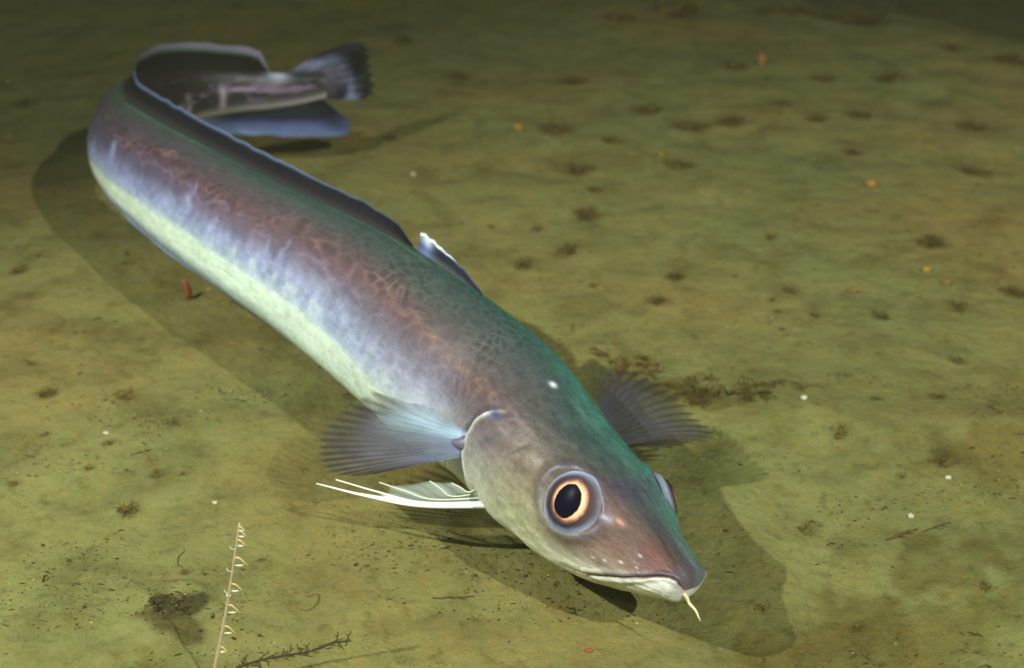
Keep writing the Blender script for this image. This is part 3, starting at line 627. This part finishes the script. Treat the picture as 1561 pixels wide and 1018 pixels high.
# ------------------------------------------------------------------ pectoral fins
PTN = [(-.1006, .9187, .0906), (-.1217, .9051, .0862), (-.1380, .8905, .0794), (-.1502, .8757, .0724), (-.1562, .861, .0656), (-.1568, .8472, .0605), (-.1526, .8344, .0575), (-.1433, .8229, .0570), (-.1238, .8141, .0616), (-.1027, .8108, .0662)]
NR = 19
def pcol(far):
    def f(Q, F):
        ray = .5 + .5 * np.cos(2 * np.pi * NR * Q); ray = ray ** 1.6
        n = fbm(Q * 8, F * 5, 0, 3, 3)
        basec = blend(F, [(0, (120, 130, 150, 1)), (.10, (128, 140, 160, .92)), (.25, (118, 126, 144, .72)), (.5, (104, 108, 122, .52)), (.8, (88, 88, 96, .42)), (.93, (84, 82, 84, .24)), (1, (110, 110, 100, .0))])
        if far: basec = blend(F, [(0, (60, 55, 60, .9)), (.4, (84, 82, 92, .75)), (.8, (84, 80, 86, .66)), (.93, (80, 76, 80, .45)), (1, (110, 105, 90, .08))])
        dark = blend(F, [(0, (120, 136, 160, 1)), (.4, (96, 98, 116, .92)), (.75, (66, 60, 66, .85)), (.93, (46, 40, 44, .72)), (1, (60, 54, 52, .0))])
        c = basec * (1 - ray[..., None]) + dark * ray[..., None]
        ed = np.minimum(sstep(Q, 0, .22), 1); c[..., 3] *= .30 + .70 * ed
        lowedge = sstep(Q, .90, .98)[..., None]; c[..., :3] = c[..., :3] * (1 - .5 * lowedge) + lin((120, 130, 160)) * .5 * lowedge
        pal = (np.exp(-((Q - .12) / .20) ** 2) * (1 - sstep(F, .35, .8)) * (0 if far else .75))[..., None]; c[..., :3] = c[..., :3] * (1 - pal) + lin((165, 200, 215)) * pal
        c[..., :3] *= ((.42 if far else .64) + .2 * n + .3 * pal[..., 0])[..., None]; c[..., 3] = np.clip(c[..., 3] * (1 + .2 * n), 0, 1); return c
    return f
pb = [surf(.1900, 92, -.0005), surf(.1870, 98, 0), surf(.1850, 104, 0), surf(.1840, 110, -.0005)]
pf = fan('pectoral_fin', pb, PTN, pcol(False), fish, n_out=260, n_len=60, bow=(-.002, -.006, .004), nr=NR, rag=.012, rip=.0007, wig=.003, ragn=.05)
# muscular root of the fin
V, Fc = tube(curve([surf(.186, 100, -.004), surf(.190, 102, .003), surf(.197, 103, .004) + np.array([-.006, 0, 0])], 10), [.006, .0066, .0066, .0060, .0050, .0040, .0030, .0020, .0012, .0004], 14)
mesh_obj('fin_root', rel(fish, V), Fc, M_skin, pf, [lin((92, 94, 108))] * len(V))
FTN = [(.0632, .9557, .080), (.0841, .9625, .075), (.1075, .9619, .070), (.1284, .953, .065), (.1442, .9373, .060), (.1556, .9166, .055), (.1638, .8999, .050), (.1603, .888, .045), (.1438, .8866, .040), (.1213, .8835, .040)]
_c = surf(.172, -88); FTN = [tuple(np.array(p) + (np.array(p) - _c) * .03 + (.004, -.004, 0)) for p in FTN]
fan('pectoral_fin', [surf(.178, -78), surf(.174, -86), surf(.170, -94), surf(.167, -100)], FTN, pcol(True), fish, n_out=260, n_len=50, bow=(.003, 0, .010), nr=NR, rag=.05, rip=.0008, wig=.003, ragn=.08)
# ------------------------------------------------------------------ pelvic fins: long white free rays joined by a thin web
PR = [[(-.0713, .7912, .0483), (-.1120, .8010, .0498), (-.1544, .8147, .0526)], [(-.0700, .7924, .0500), (-.1050, .8020, .0535), (-.1384, .8131, .0573)], [(-.0610, .7915, .0535), (-.0830, .7985, .0565), (-.1035, .8055, .0599)], [(-.0456, .7897, .0575), (-.0550, .7940, .0618), (-.0635, .7982, .066)], [(-.0329, .7883, .0624), (-.0400, .7912, .0650), (-.0466, .7942, .0669)]]
p0, p1 = surf(.155, 139, -.002), surf(.164, 124, -.002)
Bs = [p0 + (p1 - p0) * t for t in (0, .15, .4, .7, 1)]
def pelvic(off=None, par=None):
    rays = [curve([Bs[i]] + [np.array(p) for p in PR[i]], 26) for i in range(5)]
    if off is not None: rays = [off(r) for r in rays]
    # web
    n, m = 50, 40; G = np.zeros((n, m, 3)); K = np.zeros((n, m, 4))
    ext = [1.0, .60, .86, 1.0, 1.0]
    for j in range(m):
        x = j / (m - 1) * 4; i = min(int(x), 3); f = x - i; e = .70 if i == 0 else (ext[i] * (1 - f) + ext[i + 1] * f)
        if i == 0: e = .72 - .16 * f + .05 * math.sin(9 * f)
        A, B = rays[i], rays[i + 1]
        for k in range(n):
            t = k / (n - 1) * (e - (.05 * math.sin(math.pi * f) if i else .0)) * 25; a = int(min(t, 24)); g = t - a
            pa = A[a] * (1 - g) + A[a + 1] * g; pb_ = B[a] * (1 - g) + B[a + 1] * g; G[k, j] = pa * (1 - f) + pb_ * f
            r = abs(math.sin(math.pi * f)); st = noise(x * 9, k * .02, 0, 61)
            w = (1 - .45 * (x > 1) * sstep(np.array(k / n), .1, .4)) ; base_ = lin((150, 162, 150)) * (1 - .6 * max(0, st)) if x > .8 else lin((235, 246, 240))
            K[k, j, :3] = base_; K[k, j, :3] *= 1 + .25 * noise(x * 14, k * .05, 0, 63); K[k, j, 3] = (.97 if x < .8 else .50 + .30 * (1 - r)) * (1 - .5 * sstep(np.array(k / n), .85, 1.))
    web = grid_obj('pelvic_fin', rel(fish, G), M_fin, fish, K)
    rad = [.0025, .0011, .0007, .0006, .0006]
    for i in range(5):
        rr = np.linspace(rad[i], .00045, 26); V, Fc = tube(rays[i], rr, 7); cc = np.array([lin((236, 246, 240)) if i < 2 else lin((196, 204, 180))] * len(V))
        yl = np.repeat(np.linspace(0, 1, 26), 7)[:, None]; cc = cc * (1 - .35 * yl) + lin((225, 225, 150)) * .35 * yl
        mesh_obj('fin_ray', rel(fish, V), Fc, M_pale, web, cc)
pelvic()
# the far pelvic fin, mirrored through the fish's mid plane at the throat
Cc, uu, rr_, aa, kk, TTt = frame([.16]); Cc, rr_ = Cc[0], rr_[0]
pelvic(lambda r: r - 2 * ((r - Cc) @ rr_)[:, None] * rr_[None] * .92)
# ------------------------------------------------------------------ chin barbel
bb = curve([(.1155, .6745, .0590), (.1195, .6728, .0545), (.1212, .6713, .0512), (.1257, .6689, .0467), (.1278, .6667, .0428), (.1293, .6656, .0398)], 22)
V, Fc = tube(bb, np.concatenate([np.linspace(.0019, .0015, 5), np.linspace(.0014, .0002, 17)]), 8)
mesh_obj('barbel', rel(fish, V), Fc, M_pale, fish, [lin((228, 222, 172))] * len(V))
# ------------------------------------------------------------------ tufts of dark growth on the mud
def make_tuft(x, y, r, label, seed):
    rg = np.random.default_rng(seed); A = Acc(); z0 = ground(x, y); o = (x, y, z0)
    big = r > .012
    # low silty clump: several flattened lumpy mounds
    for _ in range(5 if not big else 8):
        cx, cy = rg.normal(0, r * .30, 2); rr = r * rg.uniform(.16, .34); hh = rr * rg.uniform(.3, .6)
        n1, n2 = 8, 14; V = []; Fc = []
        for i in range(n1 + 1):
            q = i / n1 * math.pi / 2
            for j in range(n2):
                f = 2 * math.pi * j / n2; w = 1 + .35 * float(noise(math.cos(f) * 1.7 + cx * 400, math.sin(f) * 1.7, q * 1.5, seed))
                X, Y = x + cx + rr * w * math.cos(f) * math.cos(q), y + cy + rr * w * math.sin(f) * math.cos(q) * .8
                V.append((X - x, Y - y, ground(X, Y) - z0 - .001 + hh * math.sin(q) * w))
        for i in range(n1):
            for j in range(n2): Fc.append((i * n2 + j, i * n2 + (j + 1) % n2, (i + 1) * n2 + (j + 1) % n2, (i + 1) * n2 + j))
        A.add((V, Fc), lin(rg.choice([(84, 74, 32), (96, 84, 38), (68, 58, 28)])))
    for _ in range(int(rg.uniform(50, 90)) if big else 30):
        cx, cy = rg.normal(0, r * .34, 2); az = rg.uniform(0, 6.28); ln = r * rg.uniform(.25, .75); el = rg.uniform(.3, 1.35)
        X, Y = x + cx, y + cy; p = np.array([cx, cy, ground(X, Y) - z0 - .0008]); pts = [p]
        for k in range(4):
            az += rg.normal(0, .5); el += rg.normal(-.12, .25); p = p + ln / 4 * np.array([math.cos(az) * math.cos(el), math.sin(az) * math.cos(el), math.sin(el)]); pts.append(p)
        w = max(.00035, r * .022); A.add(tube(pts, np.linspace(w, w * .4, 5), 4), lin(rg.choice([(72, 62, 28), (90, 76, 32), (56, 48, 26), (104, 90, 42)])))
    ob = mesh_obj('mud_tuft', A.V, A.F, M_debris, None, A.K); ob.location = o
    tag(ob, label, 'tuft', 'dark tufts scattered over the mud'); return ob
for k, t in enumerate(TUFTS): make_tuft(t[0], t[1], t[2], t[3], 100 + k)
# branching reddish brown growths
def make_branchy(x, y, size, label, seed, col=(92, 60, 34), flat=.35, main=3, direction=None):
    rg = np.random.default_rng(seed); A = Acc(); z0 = ground(x, y)
    def grow(p, az, ln, rad, depth):
        pts = [p]; n = 6
        for k in range(n):
            az += rg.normal(0, .28); q = p + ln / n * np.array([math.cos(az), math.sin(az), 0]); g = ground(x + q[0], y + q[1]) - z0
            q[2] = g + rad + .0005 + flat * ln * .25 * math.sin(math.pi * (k + 1) / n) * rg.uniform(.4, 1)
            pts.append(q); p = q
            if depth < 2 and k > 0:
                for _ in range(rg.integers(1, 3)): grow(q, az + rg.choice([-1, 1]) * rg.uniform(.5, 1.2), ln * rg.uniform(.25, .42), rad * .6, depth + 1)
        A.add(tube(pts, np.linspace(rad, rad * .45, len(pts)), 5), lin(col) * rg.uniform(.7, 1.2))
    for m in range(main):
        az = (direction if direction is not None else rg.uniform(0, 6.28)) + (m * 2.3 if direction is None else rg.normal(0, .12))
        grow(np.array([0, 0, -.001]), az, size * rg.uniform(.8, 1.1), size * .011 + .0003, 0)
    ob = mesh_obj('branching_growth', A.V, A.F, M_debris, None, A.K); ob.location = (x, y, z0)
    tag(ob, label, 'branching growth', 'branching growths lying on the mud'); return ob
make_branchy(.101, 1.124, .034, 'reddish brown branching growth right beside the fish\'s back, above the far pectoral fin', 5, (96, 70, 32), 1.4, 3)
make_branchy(.150, 1.117, .026, 'thin branching growth right of the reddish one beside the fish\'s back', 6, (96, 70, 32), 1.6, 3)
make_branchy(.212, 1.045, .036, 'bushy dark brown branching growth above the tip of the far pectoral fin', 7, (84, 72, 32), 2.0, 5)
make_branchy(.180, 1.070, .028, 'small branching growth leaning on the left of the bushy one by the far pectoral fin', 8, (86, 74, 34), 1.8, 4)
make_branchy(.275, 1.075, .026, 'pale olive branching growth right of the bushy one', 9, (90, 78, 40), .5, 3)
def feathery():
    rg = np.random.default_rng(21); o = (-.203, .660, ground(-.203, .660)); A = Acc()
    main = curve([(-.203, .660, 0), (-.190, .670, 0), (-.177, .675, 0), (-.160, .680, 0), (-.145, .683, 0), (-.130, .692, 0), (-.116, .694, 0)], 40)
    def lay(P, r0, r1, c=(62, 54, 32)):
        Q = [(p[0] - o[0], p[1] - o[1], ground(p[0], p[1]) + r0 - o[2]) for p in P]; A.add(tube(Q, np.linspace(r0, r1, len(Q)), 5), lin(c) * rg.uniform(.8, 1.2))
    lay(main, .0009, .0004)
    for k in range(2, 39):
        for s_ in (-1, 1):
            if rg.random() < .28: continue
            t = main[k] - main[k - 1]; a = math.atan2(t[1], t[0]) + s_ * rg.uniform(.6, 1.3); l = rg.uniform(.003, .012); p = main[k]; P = [p]
            for q in range(4):
                a += rg.normal(0, .35); p = p + l / 4 * np.array([math.cos(a), math.sin(a), 0]); P.append(p)
                if q == 1 and rg.random() < .6:
                    b = a + rg.choice([-1, 1]) * .8; lay([p, p + l * .3 * np.array([math.cos(b), math.sin(b), 0])], .0003, .0002)
            lay(P, .0004, .0002)
    ob = mesh_obj('branching_growth', A.V, A.F, M_debris, None, A.K); ob.location = o
    tag(ob, 'long feathery dark branch lying flat at the bottom edge, beginning at the pale stalk', 'branching growth', 'branching growths lying on the mud')
feathery()
# debris sticks
def stick(a, b, r, label):
    n = 9; pts = []; rg = np.random.default_rng(int(abs(a[0]) * 1e4)); o = (a[0], a[1], ground(*a))
    for k in range(n):
        t = k / (n - 1); X, Y = a[0] + (b[0] - a[0]) * t + rg.normal(0, .0006), a[1] + (b[1] - a[1]) * t + rg.normal(0, .0006); pts.append((X - o[0], Y - o[1], ground(X, Y) + r * .6 - o[2]))
    A = Acc(); A.add(tube(pts, r * (.5 + np.sin(np.linspace(.3, 2.8, n))) * .8, 6), lin((80, 68, 40)))
    for k in (3, 5): A.add(tube([pts[k], np.array(pts[k]) + (.006, .004 * (-1) ** k, .002)], [r * .5, r * .15], 5), lin((60, 50, 30)))
    ob = mesh_obj('debris_stick', A.V, A.F, M_debris, None, A.K); ob.location = o; tag(ob, label, 'stick', 'dark debris sticks on the mud')
stick((.306, .826), (.334, .835), .0011, 'thicker left one of the two dark sticks lying end to end, lower right')
stick((.338, .832), (.364, .842), .0008, 'thinner right one of the two dark sticks lying end to end, lower right')
stick((-.343, .945), (-.327, .952), .0007, 'short thin dark stick on the open mud at the left, under the halfway mark')
stick((-.060, .742), (-.028, .744), .0007, 'thin dark stick on the mud just below the white pelvic fin')
# lumps and shell bits
def lump(name, x, y, r, label, cat, group, col, seed, zs=.7, mat=None, tall=1.):
    n1, n2 = 12, 18; V = []; K = []; rg = np.random.default_rng(seed); z0 = ground(x, y)
    for i in range(n1 + 1):
        q = -math.pi / 2 + math.pi * i / n1
        for j in range(n2):
            f = 2 * math.pi * j / n2; d = (math.cos(q) * math.cos(f), math.cos(q) * math.sin(f), math.sin(q))
            w = 1 + .55 * float(fbm(d[0] * 1.6 + seed, d[1] * 1.6, d[2] * 1.6, seed, 3)); V.append((r * w * d[0], r * w * d[1] * .8, r * zs * tall * w * d[2])); K.append(lin(col) * (1 + .35 * float(noise(d[0] * 4, d[1] * 4, d[2] * 4, seed))))
    Fc = [(i * n2 + j, i * n2 + (j + 1) % n2, (i + 1) * n2 + (j + 1) % n2, (i + 1) * n2 + j) for i in range(n1) for j in range(n2)]
    ob = mesh_obj(name, V, Fc, mat or M_debris, None, K); ob.location = (x, y, z0 + r * zs * tall * .45); tag(ob, label, cat, group); return ob
OG = 'orange and yellow lumps on the mud'
lump('orange_lump', .466, 2.285, .008, 'upright orange lump far back on the upper right mud', 'lump', OG, (126, 94, 44), 1, 1., tall=1.6)
lump('orange_lump', .222, 1.760, .007, 'yellow lump at the left of a dark tuft, right of the fish\'s back', 'lump', OG, (118, 98, 44), 2)
lump('orange_lump', .392, 1.291, .0065, 'flat orange lump on the bare mud in the right middle', 'lump', OG, (112, 90, 42), 3, .5)
lump('orange_lump', .506, 1.310, .006, 'yellow lump behind a tuft near the right side', 'lump', OG, (108, 94, 44), 4)
lump('orange_lump', .495, 1.350, .005, 'dull yellow lump, highest of those near the right side', 'lump', OG, (150, 118, 46), 5)
lump('orange_lump', .505, 1.640, .007, 'faint orange lump in the upper right quarter below the tall green tuft', 'lump', OG, (150, 108, 44), 6)
lump('orange_lump', .010, 1.890, .009, 'dull orange-brown lump in the upper middle right of the tail', 'lump', OG, (130, 106, 50), 9)
# a little upright orange animal in the fish's shadow
def critter():
    x, y = -.367, 1.268; z0 = ground(x, y); A = Acc(); rg = np.random.default_rng(4)
    A.add(tube([(0, 0, -.002), (.001, 0, .008), (-.001, .001, .016), (-.003, .001, .024)], [.0030, .0038, .0030, .0012], 9), lin((140, 70, 34)))
    for k in range(7):
        z = .004 + .0028 * k; s = (-1) ** k; A.add(tube([(0, 0, z), (s * .004, -.002, z + .001), (s * .006, -.003, z - .003)], [.0007, .0005, .0003], 5), lin((130, 60, 34)))
    ob = mesh_obj('orange_crustacean', A.V, A.F, M_pale, None, A.K); ob.location = (x, y, z0)
    tag(ob, 'small bright orange-red upright creature in the shadow under the fish\'s belly', 'crustacean')
critter()
SG = 'white shell bits on the mud'
for i, (x, y, r, l) in enumerate([(-.377, .980, .0028, 'white shell bit on the left mud with a small black tuft beside it'), (-.252, .868, .0024, 'small cream shell bit on the left mud, straight above the pale stalk'), (.380, .902, .0030, 'bright shell bit in front of the black tuft on the right'), (.334, .852, .0030, 'pale shell bit above the two dark sticks'), (.278, 1.022, .0034, 'cream coiled shell bit right of the bushy branching growth'), (-.142, 1.683, .0040, 'small pale shell bit right of the tail fin, near the top'), (-.214, .742, .0022, 'tiny bluish shell bit at the burrow beside the pale stalk')]):
    lump('shell_bit', x, y, r, l, 'shell', SG, (172, 170, 138), 20 + i, .6, M_pale)
def burrow():
    rg = np.random.default_rng(9); A = Acc(); o = (-.252, .731, ground(-.252, .731))
    for k in range(34):
        t = k / 33; a = 1.1 + 4.3 * t; R = .0125 + rg.normal(0, .0014); cx, cy = R * 1.25 * math.cos(a), R * .85 * math.sin(a); rr = rg.uniform(.0012, .0034)
        z = ground(o[0] + cx, o[1] + cy) - o[2]; V = []
        for i in range(5):
            q = i / 4 * math.pi / 2
            for j in range(9):
                f = 2 * math.pi * j / 9; w = rg.uniform(.6, 1.35); V.append((cx + rr * w * math.cos(f) * math.cos(q), cy + rr * w * math.sin(f) * math.cos(q), z - .0008 + rr * .7 * math.sin(q) * w))
        A.add((V, [(i * 9 + j, i * 9 + (j + 1) % 9, (i + 1) * 9 + (j + 1) % 9, (i + 1) * 9 + j) for i in range(4) for j in range(9)]), lin((70, 62, 34)) * rg.uniform(.4, 1.5))
    for k in range(26):
        a = rg.uniform(0, 6.28); c = np.array([rg.normal(0, .012), rg.normal(0, .007), 0]); c[2] = ground(o[0] + c[0], o[1] + c[1]) - o[2]
        d = np.array([math.cos(a), .6 * math.sin(a), .1]) * rg.uniform(.003, .008); A.add(tube([c, c + d * .5 + (0, 0, .0012), c + d], [.0004, .0004, .0002], 4), lin((58, 50, 30)) * rg.uniform(.6, 1.4))
    ob = mesh_obj('burrow_crust', A.V, A.F, M_debris, None, A.K); ob.location = o
    tag(ob, 'dark crescent of crusty mud round the burrow hole left of the pale stalk', 'burrow crust')
burrow()
# reddish flake at the bottom
lump('reddish_flake', .055, .688, .0030, 'flat reddish brown flake on the mud at the bottom, below the snout\'s shadow', 'flake', None, (128, 76, 44), 33, .3)
# curved worm threads
def thread(pts, r, label, col=(120, 96, 52)):
    o = (pts[0][0], pts[0][1], ground(*pts[0])); c = curve([(p[0] - o[0], p[1] - o[1], 0) for p in pts], 16)
    for p in c: p[2] = ground(p[0] + o[0], p[1] + o[1]) + r * .7 - o[2]
    A = Acc(); A.add(tube(c, [r] * 16, 6), lin(col)); ob = mesh_obj('worm_thread', A.V, A.F, M_debris, None, A.K); ob.location = o; tag(ob, label, 'thread', 'thin curved threads on the mud')
thread([(-.340, .953), (-.330, .945), (-.322, .928), (-.316, .920)], .0008, 'thin curved tan thread below the left shell bit with a black tuft')
thread([(-.262, .803), (-.265, .795), (-.263, .785), (-.258, .780)], .0005, 'short dark hook-shaped thread above the burrow', (84, 74, 44))
thread([(-.155, .742), (-.147, .745), (-.146, .735), (-.152, .728), (-.158, .729)], .0005, 'dark ring-shaped thread right of the pale stalk', (92, 80, 46))
# ------------------------------------------------------------------ pale upright stalk with hooked polyps
SB = np.array([-.209, .653, ground(-.209, .653) - .003]); ST_ = np.array([-.1751, .6525, .1313])
stalk_root = tag(empty('sea_whip', tuple(SB)), 'thin pale upright stalk with hooked cream polyps along its right side, at the bottom left', 'sea whip')
ctr = curve([SB, SB + (ST_ - SB) * .5 + np.array([.0012, 0, 0]), ST_], 40)
V, Fc = tube(ctr - SB, np.linspace(.0012, .0005, 40), 8)
mesh_obj('stalk', V, Fc, M_pale, stalk_root, [lin((182, 166, 128))] * len(V))
for t, ln in ((.985, .0040), (.95, .0055), (.90, .0060), (.80, .0085), (.66, .0080), (.53, .0085), (.40, .0082), (.27, .0060), (.86, -.003), (.73, -.003), (.59, -.0025)):
    p = ctr[int(t * 39)] - SB; A = Acc(); s = 1 if ln > 0 else -1; l = abs(ln)
    if s > 0:
        A.add(tube(curve([p + (0, 0, .0010), p + (l * .45, -.0005, .0006), p + (l, -.001, -l * .55)], 8), np.linspace(.00065, .00030, 8), 5), lin((205, 190, 124)))
        A.add(tube(curve([p + (0, 0, -l * .62), p + (l * .4, -.0006, -l * .60), p + (l * .70, -.001, -l * .50)], 8), np.concatenate([np.linspace(.0004, .0006, 4), np.linspace(.0006, .0002, 4)]), 6), lin((205, 200, 176)))
    else: A.add(tube([p, p + (-l, 0, .001), p + (-l * 1.1, 0, .003)], [.0005, .0004, .0002], 5), lin((196, 190, 170)))
    mesh_obj('polyp', A.V, A.F, M_pale, stalk_root, A.K)
# ------------------------------------------------------------------ fine organic litter, too fine to count
rg = np.random.default_rng(77); A = Acc(); N = 0
while N < 9500:
    near = rg.random() < .78
    x = rg.uniform(-.45, .50) if near else rg.uniform(-1.0, 1.0); y = rg.uniform(.56, 1.15) if near else rg.uniform(1.1, 2.3)
    dens = fbm(x * 9, y * 16, 0, 91, 3); bias = .36 if x < -.08 and y < .76 else (.10 if x < -.05 or (x > .22 and y < 1.0) else 0.)
    if dens + bias < .22 + .25 * rg.random(): continue
    N += 1; r = rg.gamma(2.0, .00025) * (1 if near else 1.8); z = ground(x, y); az = rg.uniform(0, 6.28)
    if rg.random() < .35:
        l = r * rg.uniform(3, 6); d = np.array([math.cos(az), math.sin(az) * .6, .25 * rg.random()]) * l
        A.add(tube([(x, y, z), (x + d[0] * .5, y + d[1] * .5, z + .3 * l * rg.random()), (x + d[0], y + d[1], z + d[2] * .3)], [r * .3, r * .35, r * .15], 4), lin((62, 50, 28)) * rg.uniform(.4, 1.3))
    else:
        V = [(x + r * 1.3 * math.cos(az + k * 1.57 + rg.normal(0, .3)), y + r * math.sin(az + k * 1.57 + rg.normal(0, .3)), z + rg.uniform(-.2, .6) * r) for k in range(4)] + [(x, y, z + r * rg.uniform(.4, 1.)), (x, y, z - r * .5)]
        c = (68, 56, 32) if rg.random() < .86 else ((150, 136, 80) if rg.random() < .6 else (112, 76, 46))
        A.add((V, [(0, 1, 4), (1, 2, 4), (2, 3, 4), (3, 0, 4), (1, 0, 5), (2, 1, 5), (3, 2, 5), (0, 3, 5)]), lin(c) * rg.uniform(.5, 1.2))
litter = mesh_obj('organic_litter', A.V, A.F, M_debris, None, A.K, smooth=False)
tag(litter, kind='stuff')
# a few pale specks drifting in the water
rg = np.random.default_rng(5); A = Acc()
for _ in range(70):
    y = rg.uniform(.5, 2.6); x = rg.uniform(-.5, .5) * y; z = rg.uniform(.02, .30) * min(1, y); r = rg.uniform(.00016, .00036) * (.5 + .6 * y)
    d = rg.normal(0, 1, (6, 3)); V = [np.array([x, y, z]) + r * np.array(q) * rg.uniform(.7, 1.3) for q in ((1, 0, 0), (-1, 0, 0), (0, 1, 0), (0, -1, 0), (0, 0, 1), (0, 0, -1))]
    A.add((V, [(0, 2, 4), (2, 1, 4), (1, 3, 4), (3, 0, 4), (2, 0, 5), (1, 2, 5), (3, 1, 5), (0, 3, 5)]), lin((225, 225, 200)))
tag(mesh_obj('marine_snow', A.V, A.F, M_pale, None, A.K, smooth=False), kind='stuff')
# ------------------------------------------------------------------ the turbid water itself
m = bpy.data.materials.new('turbid_water'); m.use_nodes = True; nt = m.node_tree; nt.nodes.remove(nt.nodes['Principled BSDF'])
pv = nt.nodes.new('ShaderNodeVolumePrincipled'); pv.inputs['Density'].default_value = .027; pv.inputs['Color'].default_value = (.62, .68, .40, 1); pv.inputs['Anisotropy'].default_value = .2
nt.links.new(pv.outputs[0], nt.nodes['Material Output'].inputs['Volume'])
X, Y0, Y1, Z0, Z1 = 14., -4., 14., -2., 2.2
V = [(sx * X, y, z) for z in (Z0, Z1) for y in (Y0, Y1) for sx in (-1, 1)]
me = bpy.data.meshes.new('haze'); me.from_pydata(V, [], [(0, 2, 3, 1), (4, 5, 7, 6), (0, 1, 5, 4), (2, 6, 7, 3), (0, 4, 6, 2), (1, 3, 7, 5)]); me.materials.append(m)
hz = bpy.data.objects.new('haze', me); C.objects.link(hz); tag(hz, kind='stuff')
